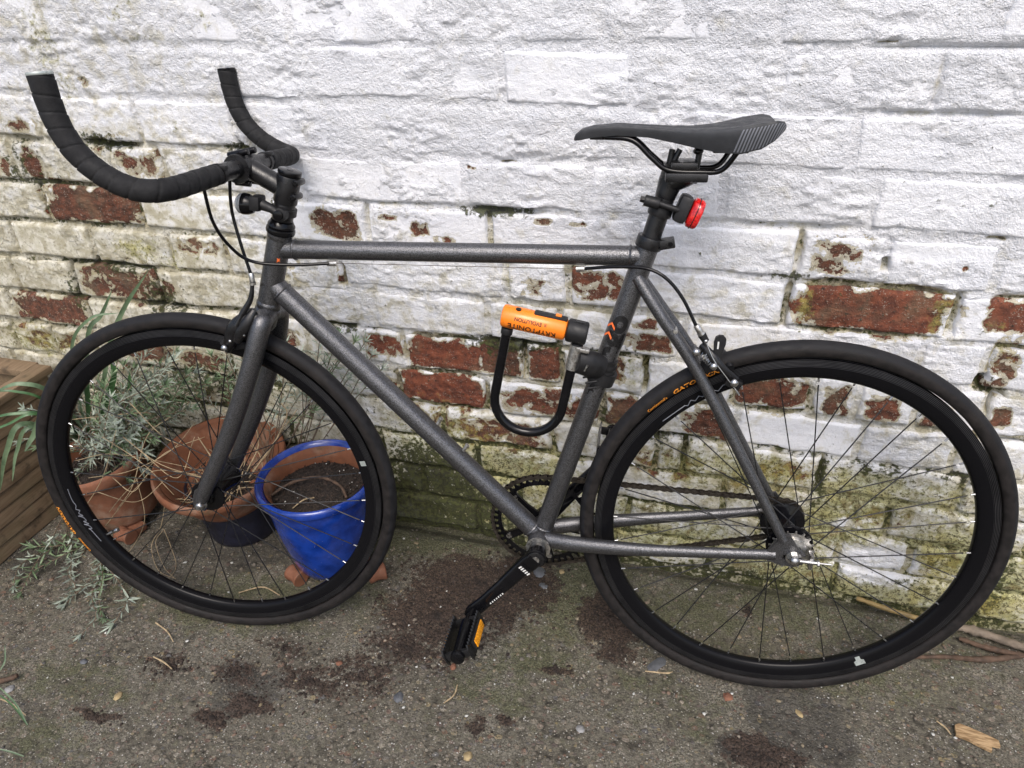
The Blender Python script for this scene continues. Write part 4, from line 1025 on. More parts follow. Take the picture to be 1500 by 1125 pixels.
# valve of the front wheel
va = ang_f(124, 795)
P('valve', cat(cyl((.282 * math.cos(va), 0, .282 * math.sin(va)), (.262 * math.cos(va), 0, .262 * math.sin(va)), .0030, 12), cyl((.263 * math.cos(va), 0, .263 * math.sin(va)), (.250 * math.cos(va), 0, .250 * math.sin(va)), .0042, 12, .001)), M_CHROME, wf)
# axles, nuts, sprockets, chain tug
for s in (-1, 1):
    P('axle_nut', cat(cyl((0, s * .059, 0), (0, s * .0605, 0), .0105, 20), cyl((0, s * .0605, 0), (0, s * .0685, 0), .0078, 6), ball((0, s * .0685, 0), (.0066, .0040, .0066)), cyl((0, s * .0685, 0), (0, s * .0745, 0), .0040, 12)), M_CHROME, wf)
    P('axle_nut', cat(cyl((0, s * .064, 0), (0, s * .066, 0), .0120, 20), cyl((0, s * .066, 0), (0, s * .0745, 0), .0088, 6), ball((0, s * .0745, 0), (.0074, .0050, .0074))), M_CHROME, wr)
def sprocket(n, r, s, th, rin):
    poly = []
    for k in range(n):
        b_ = 2 * math.pi * k / n
        for f_, q in ((-.40, .905), (-.16, .925), (-.07, 1.06), (.07, 1.06), (.16, .925), (.40, .905)):
            poly.append((r * q * math.cos(b_ + f_ * 2 * math.pi / n), r * q * math.sin(b_ + f_ * 2 * math.pi / n)))
    m = len(poly); inn = [(rin * math.cos(2 * math.pi * k / m), rin * math.sin(2 * math.pi * k / m)) for k in range(m)]
    V = [(x, s - th / 2, z) for x, z in poly] + [(x, s + th / 2, z) for x, z in poly] + [(x, s - th / 2, z) for x, z in inn] + [(x, s + th / 2, z) for x, z in inn]
    F = []
    for k in range(m):
        k2 = (k + 1) % m
        F += [(k, k2, m + k2, m + k), (k, 2 * m + k, 2 * m + k2, k2), (m + k, m + k2, 3 * m + k2, 3 * m + k), (2 * m + k, 3 * m + k, 3 * m + k2, 2 * m + k2)]
    return np.array(V), F
P('sprocket', cat(sprocket(17, .0335, -.0450, .0028, .0215), lathe([(.0215, -.046), (.0235, -.0475), (.0235, -.050), (.0140, -.052), (.0140, -.0545), (.0105, -.0545)], (0, 0, 0), (0, 1, 0), 30)), M_STEEL, wr, False, label='silver toothed sprocket on the near side of the hub')
P('sprocket', sprocket(17, .0335, .0450, .0028, .0150), M_CHAIN, wr, False)
tg = bz(.006, -.001, -.071)
P('chain_tug', cat(cyl(tg, tg + [.028, 0, -.001], .0032, 14), cyl(tg + [.028, 0, -.001], tg + [.031, 0, -.001], .0055, 6), box(tg + [.021, .010, -.004], (.006, .016, .026), None, .001), cyl(tg + [.031, 0, -.001], tg + [.050, 0, -.0015], .0018, 10)), M_CHROME, None)

# ---- cranks, chain ring, chain, pedals
CRN = unit(np.array([-.112, 0, -.122])); CL = .168
def crank(s, d, mat):
    o = BB + [0, s * .058, 0]; e = BB + d * CL + [0, s * .074, 0]; q = unit(np.cross(d, (0, 1., 0)))
    V = []; F = []
    pts = [(0, .0150, .0125), (.018, .0158, .0110), (.04, .0140, .0085), (.085, .0122, .0068), (.130, .0118, .0062), (.150, .0125, .0064), (.160, .0132, .0062), (.168, .0118, .0058), (.176, .0080, .0050)]
    for L_, hw, ht in pts:
        c_ = o + d * L_ + np.array([0, s * (.016 * float(sstep(.02, .14, np.array(L_)))), 0]); 
        for k in np.linspace(0, 2 * math.pi, 20, endpoint=False):
            ck, sk = math.cos(k), math.sin(k)
            V.append(c_ + q * hw * math.copysign(abs(ck) ** .55, ck) + np.array([0, ht * math.copysign(abs(sk) ** .55, sk), 0]))
    m = 20
    for i in range(len(pts) - 1):
        for k in range(m): F.append((i * m + k, i * m + (k + 1) % m, (i + 1) * m + (k + 1) % m, (i + 1) * m + k))
    F.append(tuple(range(m))[::-1]); F.append(tuple((len(pts) - 1) * m + k for k in range(m)))
    return cat((np.array(V), F), cyl(BB + [0, s * .036, 0], BB + [0, s * .066, 0], (.0150, .0172), 28, .0012))
for s, d in ((-1, CRN), (1, -CRN)):
    cr = P('crank', crank(s, d, M_GLOSS), M_GLOSS, angle=35)
    P('crank_cap', cat(cyl(BB + [0, s * .066, 0], BB + [0, s * .0685, 0], .0145, 24, .0008)), M_BLACK, cr)
    P('crank_bolt', cat(lathe([(.0030, 0), (.0062, 0), (.0062, .0012), (.0030, .0012)], BB + [0, s * .0685, 0], (0, s, 0), 18)), M_STEEL, cr)
    if s < 0:
        q = unit(np.cross(d, (0, 1., 0))); q = q if q[0] > 0 else -q
        # the worn maker's marks: too small to read, only their white strokes show
        for o, ux, uy, n_, st_, hh_ in ((BB + d * .030 + np.array([0, -.0735, 0]) - q * .011, q, -d, 5, .0046, .0062), (BB + d * .085 + np.array([0, -.0805, 0]) + q * .0040, d, q, 7, .0052, .0028)):
            sv_ = [(lambda c_: (np.array([c_, c_ + ux * .0026, c_ + ux * .0034 + uy * hh_, c_ + ux * .0008 + uy * hh_]), [(0, 1, 2, 3)]))(o + ux * st_ * k + np.array([0, -.0006 - .0001 * k, 0])) for k in range(n_)]
            m_ = P('crank_marking', cat(*sv_), M_WHITEP, cr, angle=None); m_['kind'] = 'stuff'
P('bearing_cup', cat(lathe([(.0205, 0), (.0212, .001), (.0212, .003), (.0165, .0034)], BB + [0, -.034, 0], (0, -1, 0), 28)), M_STEEL)
RN = .0435; RC = BB + [0, RN, 0]
def chainring():
    n = 46; V, F = sprocket(n, .0925, 0, .003, .0770); return V + RC, F
ringo = P('chainring', chainring(), M_GLOSS, smooth=False)
for k in range(5):
    b_ = rad(64) + k * 2 * math.pi / 5; dr = np.array([math.cos(b_), 0, math.sin(b_)]); tn = np.array([-math.sin(b_), 0, math.cos(b_)])
    P('spider_arm', prism([(-.011, .012), (.011, .012), (.0068, .045), (.0078, .072), (.0100, .078), (-.0100, .078), (-.0078, .072), (-.0068, .045)], -.003, .003, RC + [0, -.004, 0], tn, dr, (0, 1, 0)), M_GLOSS, ringo, False)
    P('chainring_bolt', lathe([(.0030, 0), (.0052, 0), (.0052, .002), (.0030, .002)], RC + dr * .0705 + [0, -.007, 0], (0, -1, 0), 16), M_CHROME, ringo)
# chain: loop round the ring and the sprocket, link by link
def chain_path():
    c0 = np.array([RC[0], RC[2]]); c1 = np.array([0., WR]); r0, r1 = .0935, .0345
    d = c1 - c0; L = np.linalg.norm(d); base = math.atan2(d[1], d[0]); al_ = math.acos((r0 - r1) / L)
    pts = []
    for a in np.linspace(base + al_, base + 2 * math.pi - al_, 60): pts.append(c0 + r0 * np.array([math.cos(a), math.sin(a)]))
    for a in np.linspace(base - al_, base + al_, 30): pts.append(c1 + r1 * np.array([math.cos(a), math.sin(a)]))
    return np.array(pts + [pts[0]])
cp = chain_path(); S = np.r_[0, np.cumsum(np.linalg.norm(np.diff(cp, axis=0), axis=1))]
NL = int(S[-1] / .0127); link_vf = []
for k in range(NL):
    s0 = k * S[-1] / NL; c_ = np.array([np.interp(s0, S, cp[:, 0]), np.interp(s0, S, cp[:, 1])]); c2 = np.array([np.interp((s0 + .0127) % S[-1], S, cp[:, 0]), np.interp((s0 + .0127) % S[-1], S, cp[:, 1])])
    d = c2 - c_; d = d / (np.linalg.norm(d) + 1e-9); dd = np.array([d[0], 0, d[1]]); up = np.array([-d[1], 0, d[0]]); mid = np.array([(c_ + c2)[0] / 2, RN, (c_ + c2)[1] / 2])
    wi = .0040 if k % 2 else .0028
    for s in (-1, 1):
        link_vf.append(prism([(-.0098, 0), (-.0085, .0033), (-.004, .0034), (0, .0023), (.004, .0034), (.0085, .0033), (.0098, 0), (.0085, -.0033), (.004, -.0034), (0, -.0023), (-.004, -.0034), (-.0085, -.0033)], s * wi - .0006, s * wi + .0006, mid, dd, up, (0, 1, 0)))
    link_vf.append(cyl(np.array([c_[0], RN - .0052, c_[1]]), np.array([c_[0], RN + .0052, c_[1]]), .0026, 8))
ch = P('chain', cat(*link_vf), M_CHAIN, smooth=False); ch['kind'] = 'stuff'
# pedals: cage with toothed edges, axle and reflector
def pedal(s, d):
    e = BB + d * .1665 + [0, s * .082, 0]
    tl = rad(24) if s < 0 else rad(-8)
    fx = np.array([math.cos(tl), 0, math.sin(tl)]); fz = np.array([-math.sin(tl), 0, math.cos(tl)]); yy = np.array([0, 1., 0])
    pd = P('pedal', cat(cyl(e - [0, s * .004, 0], e + [0, s * .030, 0], .0075, 16), tube([e + [0, s * .020, 0], e + [0, s * .092, 0]], [.0125, .0105, .0100], 16), cyl(e + [0, s * .090, 0], e + [0, s * .101, 0], .0118, 20, .002)), M_GLOSS)
    for q in (-1, 1):
        # toothed side plates of the cage
        poly = []
        for k in range(12):
            u0 = -.040 + k * .080 / 11
            poly += [(u0 - .0022, .0125), (u0, .0165), (u0 + .0022, .0125)]
        poly += [(.044, .008), (.044, -.008)] + [(-x, -y) for x, y in poly[:]] + [(-.044, -.008), (-.044, .008)]
        o = e + fx * q * .023 + [0, s * .052, 0]
        P('cage_plate', prism(poly, -.0014, .0014, o, yy, fz, fx), M_BLACK, pd, False)
        for yq in (.014, .090):
            P('cage_arm', box(e + fx * q * .014 + [0, s * yq, 0], (.022, .007, .014), (fx, yy, fz), .001), M_PLAST, pd)
    if s > 0: return
    P('reflector', box(e + fx * .0275 + [0, s * .050, 0], (.006, .050, .0135), (fx, yy, fz), .001), M_AMBER, pd)
    P('reflector_frame', cat(box(e + fx * .0255 + [0, s * .050, 0], (.006, .058, .0175), (fx, yy, fz), .001)), M_PLAST, pd)
    P('reflector', box(e - fx * .0275 + [0, s * .050, 0], (.006, .050, .0135), (fx, yy, fz), .001), M_AMBER, pd)
pedal(-1, CRN); pedal(1, -CRN)

# ---- frame graphics and lock bracket
def on_tube(s, size, o, ax, r, ang0, mat, name, parent, spin=0, ext=.0004, sx=1.0, mirror=False):
    """flat print wrapped on a tube: text runs along ax (spin 0)"""
    V, F = text_vf(s, size, 0, ext); u = np.array([0, -1., 0]); w_ = unit(np.cross(ax, u)); out = []
    for x, y, _ in V:
        a = ang0 - y / r
        out.append(o + ax * x * sx + (r + .0006) * (math.cos(a) * u + math.sin(a) * w_))
    P(name, (np.array(out), F), mat, parent, angle=None)
zz = bk(871, 583, -.016); st_o = BB + SAX * (SAX @ (zz - BB))
on_tube('mango', .042, st_o, SAX, .0159, .62, M_PRINTK, 'frame_lettering', None, ext=.0018, sx=1.25)
for k in range(2):
    c0 = BB + SAX * (SAX @ (bk(898, 478 + k * 15, -.016) - BB)); w_ = unit(np.cross(SAX, (0, -1., 0))); V = []
    for sx_, sy_ in ((-.007, -.002), (0, .005), (.007, -.002), (.007, -.006), (0, .001), (-.007, -.006)):
        a = -.74 + sx_ / .0159; V.append(c0 + SAX * sy_ + .0172 * (math.cos(a) * np.array([0, -1., 0]) + math.sin(a) * w_))
    P('frame_chevron', (np.array(V), [(0, 1, 4, 5), (1, 2, 3, 4)]), M_REDOR, None, False)
c0 = HT_B + HAX * (HAX @ (bk(389, 376, -.018) - HT_B)); w_ = unit(np.cross(HAX, (0, -1., 0)))
V = []
for sx_, sy_ in ((-.0015, -.004), (.002, -.0015), (.0035, -.003), (.0025, .001), (.003, .004), (.0005, .002), (-.002, .004), (-.001, .0005)):
    a = .55 + sx_ / .018; V.append(c0 + HAX * sy_ + .0183 * (math.cos(a) * np.array([0, -1., 0]) + math.sin(a) * w_))
P('head_badge', (np.array(V), [tuple(range(8))]), M_REDOR, None, False)

# ================================================================== THE LOCK (its own thing, held by a bracket on the seat tube)
LN = -.030
le = unit(np.array([.983, 0, -.185])); ld = unit(np.array([-.185, 0, -.983])); LP0 = bz(-.4545, .346, LN); LW = .107
lock = empty('bicycle_lock', BM @ Matrix.Translation(Vector(LP0)))
tag(lock, 'black U-shaped lock with orange crossbar clipped to the seat tube', 'lock')
lp = [ld * -.012, ld * .060, ld * .114] + [ld * (.114 + LW / 2 * math.sin(k)) + le * (LW / 2 - LW / 2 * math.cos(k)) for k in np.linspace(.1, math.pi - .1, 15)] + [le * LW + ld * .114, le * LW + ld * .06, le * LW - ld * .012]
part('shackle', tube(np.array(lp), .0074, 18), M_GLOSS, lock)
part('shackle_collar', cyl(ld * .000, ld * .010, .0090, 20, .001), M_PLAST, lock); part('shackle_collar', cyl(le * LW, le * LW + ld * .008, .0090, 20, .001), M_PLAST, lock)
xb0 = -le * .0115 - ld * .018; BR_ = .0172
def bar_seg(x0, x1, r, bev):
    return cyl(xb0 + le * x0, xb0 + le * x1, r, 32, bev)
cb = part('crossbar', bar_seg(0, .0985, BR_, .0045), M_ORANGE, lock)
part('crossbar_end', cat(bar_seg(.0987, .1300, BR_ + .0004, .0035)), M_PLAST, lock)
upv = -ld
part('keyhole_cover', cat(box(xb0 + le * .072 + upv * .0155 + [0, -.002, 0], (.050, .014, .0065), (le, (0, 1, 0), upv), .0025)), M_PLAST, lock)
part('slide_tab', box(xb0 + le * .083 + upv * .0185 + [0, -.002, 0], (.009, .008, .005), (le, (0, 1, 0), upv), .0012), M_ORANGE, lock)
part('key_dot', cyl(xb0 + le * .0235 + upv * .0155 + [0, -.006, 0], xb0 + le * .0235 + upv * .0172 + [0, -.0062, 0], .0042, 14), M_PLAST, lock)
part('end_slot', box(xb0 + le * .116 + upv * .0165 + [0, -.004, 0], (.014, .006, .003), (le, (0, 1, 0), upv), .0005), M_PRINTK, lock)
def lock_text(s, size, xr, ang, sx, ext):
    V, F = text_vf(s, size, 0, ext); out = []; u = np.array([0, -1., 0])
    for x, y, _ in V:
        a = ang - y / BR_          # upside down for the viewer: up on the letters points down the bar
        out.append(xb0 + le * (xr - x * sx) + (BR_ + .0009) * (math.cos(a) * u + math.sin(a) * upv))
    part('lock_lettering', (np.array(out), F), M_PRINTK, lock, angle=None)
lock_text('KRYPTONITE', .0125, .0850, -.20, .98, .00015)
lock_text('EVOLUTION', .0074, .0620, .40, 1.0, .0001)
lock_text('III', .0062, .0690, .40, .8, .00003)
# bracket on the bicycle
brp = LP0 + le * LW + ld * .020; stp = BB + SAX * (SAX @ (bk(880, 540, -.012) - BB))
br = P('lock_bracket', cat(tube(smooth_path([brp + le * .004 + ld * .008, brp + le * .020 + ld * .010 + [0, .006, 0], stp + [-.006, -.012, .004]], 6), [.0185, .0200, .0215, .0200], 22, flat=((0, 1, 0), .72)),
    tube([stp - SAX * .026 + [0, -.001, 0], stp + SAX * .016 + [0, -.001, 0]], .0185, 26), tube([stp - SAX * .026 + [.004, 0, 0], stp - SAX * .006 + [.005, -.001, 0]], .0200, 22)), M_PLAST, label='black bracket holding the lock on the seat tube')
P('bracket_sleeve', cat(tube([brp - ld * .018, brp + ld * .022], .0098, 20), box(brp - ld * .014 + le * .010 + [0, -.004, 0], (.020, .012, .006), (le, (0, 1, 0), ld), .001)), M_STEEL, br)
P('bracket_rib', cat(*[tube([stp + [-.030 + .004 * k, -.020, -.012 - .009 * k], stp + [-.008, -.0215, -.006 - .010 * k]], .0016, 6) for k in range(3)]), M_PLAST, br)
P('bracket_slot', tube([brp + le * .022 + ld * .004 + [0, -.0165, 0], brp + le * .0195 + ld * .014 + [0, -.0165, 0]], .0016, 8), M_CHROME, br)
for k in range(4):
    q = stp - SAX * (.022 - k * .009)
    P('strap_turn', lathe([(.0180, -.0035), (.0198, -.0030), (.0202, 0), (.0198, .0030), (.0180, .0035)], q, SAX + np.array([.05 * (-1) ** k, 0, 0]), 26), M_RUBBER, br)
# ================================================================== POTS, PLANTER, PLANTS
def terracotta(name, base, stain):
    t = NT(name); p = t.obj(); n = t.noise(p, 14, 6, .65, .3); n2 = t.noise(p, 80, 5, .65)
    c = t.mix(t.ss(n2, .3, .7), tuple(x * .75 for x in base), base)
    c = t.mix(t.math('MULTIPLY', t.ss(n, .5, .7), stain), c, (.36, .29, .22))
    c = t.mix(t.math('MULTIPLY', t.ss(t.noise(p, 9, 5, .7), .56, .7), .7), c, (.07, .06, .035))
    return t.out(c, t.ss(n2, .3, .7, .62, .9), 0, t.bump(n2, .0012, .7), .35)
M_TERRA = terracotta('weathered_terracotta', (.225, .095, .054), .5)
M_TERRA2 = terracotta('damp_terracotta', (.205, .080, .040), .35)
t = NT('blue_glaze'); p = t.obj(); n = t.noise(p, 26, 5, .6); n2 = t.noise(p, 210, 3, .6)
c = t.mix(t.ss(n, .3, .7), (.005, .024, .17), (.011, .050, .32)); c = t.mix(t.math('MULTIPLY', t.ss(n2, .69, .74), .6), c, (.20, .20, .22))
M_BLUE = t.out(c, t.ss(n, .3, .7, .12, .26), 0, t.bump(n, .0010, .5), .5); t.b.inputs['Coat Weight'].default_value = .4; t.b.inputs['Coat Roughness'].default_value = .1
M_NAVY = simple('dark_navy_plastic', (.010, .011, .022), .42, 0, .4, 30, .0004, 500)
t = NT('weathered_board'); p = t.obj(); q_ = t.scale(p, (60, 4, 60)); g = t.noise(q_, 3.0, 6, .65, .6); n = t.noise(p, 18, 5, .65)
c = t.mix(t.ss(g, .35, .65), (.165, .112, .066), (.235, .168, .105)); c = t.mix(t.math('MULTIPLY', t.ss(n, .55, .72), .75), c, (.055, .042, .028)); c = t.mix(t.math('MULTIPLY', t.ss(t.noise(p, 7, 4), .5, .7), .35), c, (.16, .15, .075))
M_BOARD = t.out(c, t.ss(g, .3, .7, .7, .9), 0, t.bump(g, .0012, .8), .3)
M_COMPOST = simple('potting_compost', (.020, .0135, .010), .95, 0, .7, 160, .006, 200)
def leafmat(name, c0, c1, rough=.6, sc=70):
    t = NT(name); p = t.obj(); n = t.noise(p, sc, 4, .6); oi = t.noise(p, 14, 2)
    c = t.mix(t.ss(n, .3, .7), c0, c1); c = t.mix(t.math('MULTIPLY', t.ss(oi, .52, .7), .55), c, tuple(x * .45 for x in c0))
    t.out(c, rough); t.b.inputs['Subsurface Weight'].default_value = .08; t.b.inputs['Subsurface Radius'].default_value = (.003, .004, .002)
    return t.m
M_LAV = leafmat('lavender_leaf', (.19, .235, .175), (.38, .43, .365), .65)
M_LAVG = leafmat('lavender_green_leaf', (.10, .165, .075), (.24, .32, .19), .6)
M_STRAP = leafmat('strap_leaf', (.025, .075, .022), (.075, .16, .062), .42, 30)
M_STRAP2 = leafmat('pale_strap_leaf', (.075, .125, .065), (.16, .23, .13), .45, 30)
M_STEMB = simple('woody_stem', (.15, .11, .075), .8, 0, .35, 90, .0006, 400)
M_STRAW = simple('dry_straw', (.34, .26, .155), .75, 0, .3, 80)
M_TWIG = simple('brown_twig', (.075, .046, .030), .85, 0, .4, 60, .001, 300)
M_BARK = simple('grey_weathered_stick', (.15, .12, .09), .85, 0, .4, 40, .0014, 250)
M_CANE = simple('yellow_cane', (.22, .155, .06), .6, 0, .35, 40, .0005, 300)

def pot(name, o, rim_r, base_r, h, wall_t, mat, label, inner=None, tilt=(0, 0), lip=.022, lip_out=.008, fill=.78, belly=0.0, soil=True, rings=()):
    """tapered pot with a rolled rim, hollow, soil inside"""
    M = Matrix.Translation(Vector(o)) @ Matrix.Rotation(tilt[0], 4, 'X') @ Matrix.Rotation(tilt[1], 4, 'Y')
    e = empty(name, M); tag(e, label, 'pot')
    R = lambda z: base_r + (rim_r - lip_out - base_r) * (z / h) + belly * math.sin(math.pi * z / h)
    out = [(base_r * .55, .004), (base_r - .006, 0.0), (base_r, .006)] + [(R(z) + sum(.003 * math.exp(-((z / h - q) / .03) ** 2) for q in rings), z) for z in np.linspace(.02, h - lip - .004, 16)]
    part('body', lathe(out, (0, 0, 0), (0, 0, 1), 64, False, False), mat, e, angle=50)
    rp = [(R(h - lip) - wall_t, h - lip - .004), (R(h - lip), h - lip - .004), (rim_r - .003, h - lip), (rim_r, h - lip + .004), (rim_r, h - .006), (rim_r - .003, h - .001), (rim_r - .007, h), (rim_r - wall_t * .8, h - .002), (rim_r - wall_t - .004, h - .008), (rim_r - wall_t - .006, h - lip - .004)]
    part('rim', lathe(rp, (0, 0, 0), (0, 0, 1), 72, True), mat, e, angle=50)
    ip = [(rim_r - wall_t - .0055, h - .009)] + [(R(z) - wall_t, z) for z in np.linspace(h - lip, .03, 10)] + [(.004, .022)]
    part('inner_wall', lathe(ip, (0, 0, 0), (0, 0, 1), 64, False, False), inner or mat, e, angle=60)
    if soil:
        zf = h * fill; rr = R(zf) - wall_t + .001; V = [(0, 0, zf + .006)]; F = []; K = 60; ringsn = 16
        for i in range(1, ringsn + 1):
            for k in range(K):
                a = 2 * math.pi * k / K; r = rr * i / ringsn
                V.append((r * math.cos(a), r * math.sin(a), zf + .006 * (1 - (i / ringsn) ** 2)))
        V = np.array(V); V[:, 2] += .006 * fbm(V[:, 0] * 45, V[:, 1] * 45, 4, 17)
        F = [(0, 1 + k, 1 + (k + 1) % K) for k in range(K)]
        for i in range(ringsn - 1):
            for k in range(K): F.append((1 + i * K + k, 1 + (i + 1) * K + k, 1 + (i + 1) * K + (k + 1) % K, 1 + i * K + (k + 1) % K))
        part('compost', (V, F), M_COMPOST, e, angle=None)
        rg = np.random.default_rng(int(abs(o[0]) * 1e3)); n = 420; a = rg.uniform(0, 6.28, n); q = rr * .97 * np.sqrt(rg.random(n))
        Pp = np.c_[q * np.cos(a), q * np.sin(a), np.full(n, zf + .005)]; Pp[:, 2] += .006 * fbm(Pp[:, 0] * 45, Pp[:, 1] * 45, 4, 17)
        g = part('crumbs', lumps(Pp[:400], .0012 + .004 * rg.random(400) ** 2, 5), M_SOIL, e, angle=None); g['kind'] = 'stuff'
        g = part('perlite', lumps(Pp[400:], .0008 + .0018 * rg.random(20), 8), M_FLAKE, e, False); g['kind'] = 'stuff'
    return e
blue = pot('glazed_pot', (-.712, -.168, .030), .1225, .078, .232, .012, M_BLUE, 'cobalt blue glazed pot of dark soil behind the front wheel', M_TERRA2, lip=.020, lip_out=.012, fill=.80, belly=.006, rings=(.84, .80))
bowl = pot('terracotta_pot', (-.985, -.112, .118), .144, .098, .105, .011, M_TERRA2, 'wide terracotta pot with dry stalks set inside a black pot', M_TERRA2, tilt=(rad(9), rad(2)), lip=.024, lip_out=.006, fill=.22)
nav = pot('plastic_pot', (-.985, -.100, .000), .106, .082, .150, .004, M_NAVY, 'black plastic pot carrying the wide terracotta pot', lip=.016, lip_out=.004, soil=False)
lpot = pot('terracotta_pot', (-1.285, -.140, .022), .104, .074, .178, .012, M_TERRA, 'terracotta pot of lavender between wooden planter and front wheel', M_TERRA2, tilt=(rad(6), rad(-3)), lip=.032, lip_out=.007, fill=.82)
# pot feet: little terracotta scrolls
def pot_foot(c, az, label):
    e = part('pot_foot', cat(), M_TERRA) if False else None
    prof = [(.017, -.019), (.0185, -.017), (.0180, -.010), (.0160, -.004), (.0155, .002), (.0165, .010), (.0185, .017), (.017, .019)]
    ax = np.array([math.cos(az), math.sin(az), 0]); back = np.array([-ax[1], ax[0], 0])
    V, F = lathe(prof, np.array([0, 0, .0175]), ax, 24)
    b2 = box(back * .024 + np.array([0, 0, .014]), (.034, .046, .020), (ax, back, (0, 0, 1)), .004)
    o = part('pot_foot', cat((V, F), b2), M_TERRA, angle=45); o.location = c
    tag(o, label, 'pot foot', 'scroll shaped terracotta pot feet'); return o
q = on_ground(432, 857); pot_foot((q[0], q[1] + .012, 0), rad(-25), 'terracotta scroll foot under the left front of the blue pot')
q = on_ground(548, 852); pot_foot((q[0] + .005, q[1] + .010, 0), rad(35), 'terracotta scroll foot at the right of the blue pot, beside the tyre')
q = on_ground(182, 797); pot_foot((q[0], q[1] + .012, 0), rad(-8), 'terracotta scroll foot under the lavender pot')

# ---- wooden planter: overlapping boards
PX0, PX1, PY0, PY1, PH = -1.98, -1.478, -.70, -.062, .335
pe = tag(empty('wooden_planter', loc=(PX1, PY1, 0)), 'brown wooden planter box of overlapping horizontal boards against the wall', 'planter')
nb = 9; bh = PH / nb
def board(p0, p1, out, z0, z1, k):
    """one lapped board: lower edge stands out over the one below"""
    p0 = np.array(p0 + (0,), float); p1 = np.array(p1 + (0,), float); o = np.array(out + (0,), float); zz_ = np.array([0, 0, 1.]); d = unit(p1 - p0)
    sec = [(0, z0), (.002, z0 + .0005), (.0145, z0 + .0025), (.0150, z0 + .005), (.0115, z1 - .004), (.0075, z1 - .0005), (0, z1)]
    L = np.linalg.norm(p1 - p0); n = 10; V = []; F = []
    for i in range(n + 1):
        b_ = p0 + d * L * i / n; w_ = .0012 * math.sin(i * 1.7 + k * 2.1)
        for s_, z_ in sec: V.append(b_ + o * (s_ + w_) + zz_ * (z_ + .0008 * math.sin(i * 2.3 + k)))
    m = len(sec)
    for i in range(n):
        for q in range(m): F.append((i * m + q, i * m + (q + 1) % m, (i + 1) * m + (q + 1) % m, (i + 1) * m + q))
    F.append(tuple(range(m))[::-1]); F.append(tuple(n * m + q for q in range(m)))
    return np.array(V), F
for k in range(nb):
    z0, z1 = k * bh, (k + 1) * bh
    for (a, b_, out) in (((0, PY0 - PY1), (0, 0), (1, 0)), ((PX0 - PX1, PY0 - PY1), (0, PY0 - PY1), (0, -1)), ((PX0 - PX1, 0), (PX0 - PX1, PY0 - PY1), (-1, 0))):
        part('board', board(a, b_, out, z0, z1, k), M_BOARD, pe, angle=30)
part('back_panel', box(((PX0 - PX1) / 2, .004, PH / 2), (PX1 - PX0, .014, PH)), M_BOARD, pe, False)
for (c, s) in (((.000, (PY0 - PY1) / 2, PH + .009), (.044, PY1 - PY0 + .03, .018)), (((PX0 - PX1) / 2, .0, PH + .0085), (PX1 - PX0 - .046, .044, .018)), (((PX0 - PX1) / 2, PY0 - PY1, PH + .0085), (PX1 - PX0 - .046, .044, .018)), (((PX0 - PX1), (PY0 - PY1) / 2, PH + .009), (.044, PY1 - PY0 + .03, .018))):
    part('top_rail', box(c, s, None, .003), M_BOARD, pe, angle=30)
part('compost', box(((PX0 - PX1) / 2, (PY0 - PY1) / 2, PH * .40), (PX1 - PX0 - .04, PY1 - PY0 - .04, PH * .75)), M_COMPOST, pe, False)

# ---- leafy growth
def blade(o, d, up, L, w, curl, seg=3):
    """one narrow leaf: folded, tapering, bending"""
    d = unit(d); sd = unit(np.cross(d, up)); up = np.cross(sd, d); V = []; F = []
    for i in range(seg + 1):
        u = i / seg; c = o + d * L * u + up * (-curl * L * u * u); ww = w * (math.sin(math.pi * (u * .80 + .14)) if i < seg else .02)
        V += [c - sd * ww * .5 + up * ww * .18, c, c + sd * ww * .5 + up * ww * .18]
    for i in range(seg):
        a = 3 * i; F += [(a, a + 1, a + 4, a + 3), (a + 1, a + 2, a + 5, a + 4)]
    return np.array(V), F
def sprig(path, rg, leaf_l, step, w, start=.25, tip=True):
    path = smooth_path(path, 8); L = np.r_[0, np.cumsum(np.linalg.norm(np.diff(path, axis=0), axis=1))]; out = []
    s = L[-1] * start; k = 0
    while s < L[-1]:
        c = np.array([np.interp(s, L, path[:, q]) for q in range(3)]); c2 = np.array([np.interp(min(s + .004, L[-1]), L, path[:, q]) for q in range(3)]); c1 = np.array([np.interp(max(s - .004, 0), L, path[:, q]) for q in range(3)])
        t_ = unit(c2 - c1); u, v, _ = frame_of(t_); a0 = k * math.pi / 2 + rg.uniform(-.4, .4)
        f_ = .55 + .45 * math.sin(math.pi * min(1, s / L[-1] * .9))
        for q in range(2):
            a = a0 + q * math.pi + rg.uniform(-.3, .3); r_ = math.cos(a) * u + math.sin(a) * v
            dd = unit(r_ * rg.uniform(.55, 1.0) + t_ * rg.uniform(.45, .95))
            out.append(blade(c, dd, t_ + np.array([0, 0, .01]), leaf_l * f_ * rg.uniform(.6, 1.15), w * rg.uniform(.8, 1.25), rg.uniform(-.15, .45)))
        s += step * rg.uniform(.7, 1.35); k += 1
    if tip:
        t_ = unit(path[-1] - path[-3])
        for q in range(6):
            u, v, _ = frame_of(t_); a = q * 1.05 + rg.uniform(-.2, .2); out.append(blade(path[-1] - t_ * .003, unit(t_ + .55 * (math.cos(a) * u + math.sin(a) * v)), t_ + np.array([.01, 0, 0]), leaf_l * rg.uniform(.6, 1.0), w, rg.uniform(0, .3)))
    return out, tube(path, [.0014, .0008], 5)
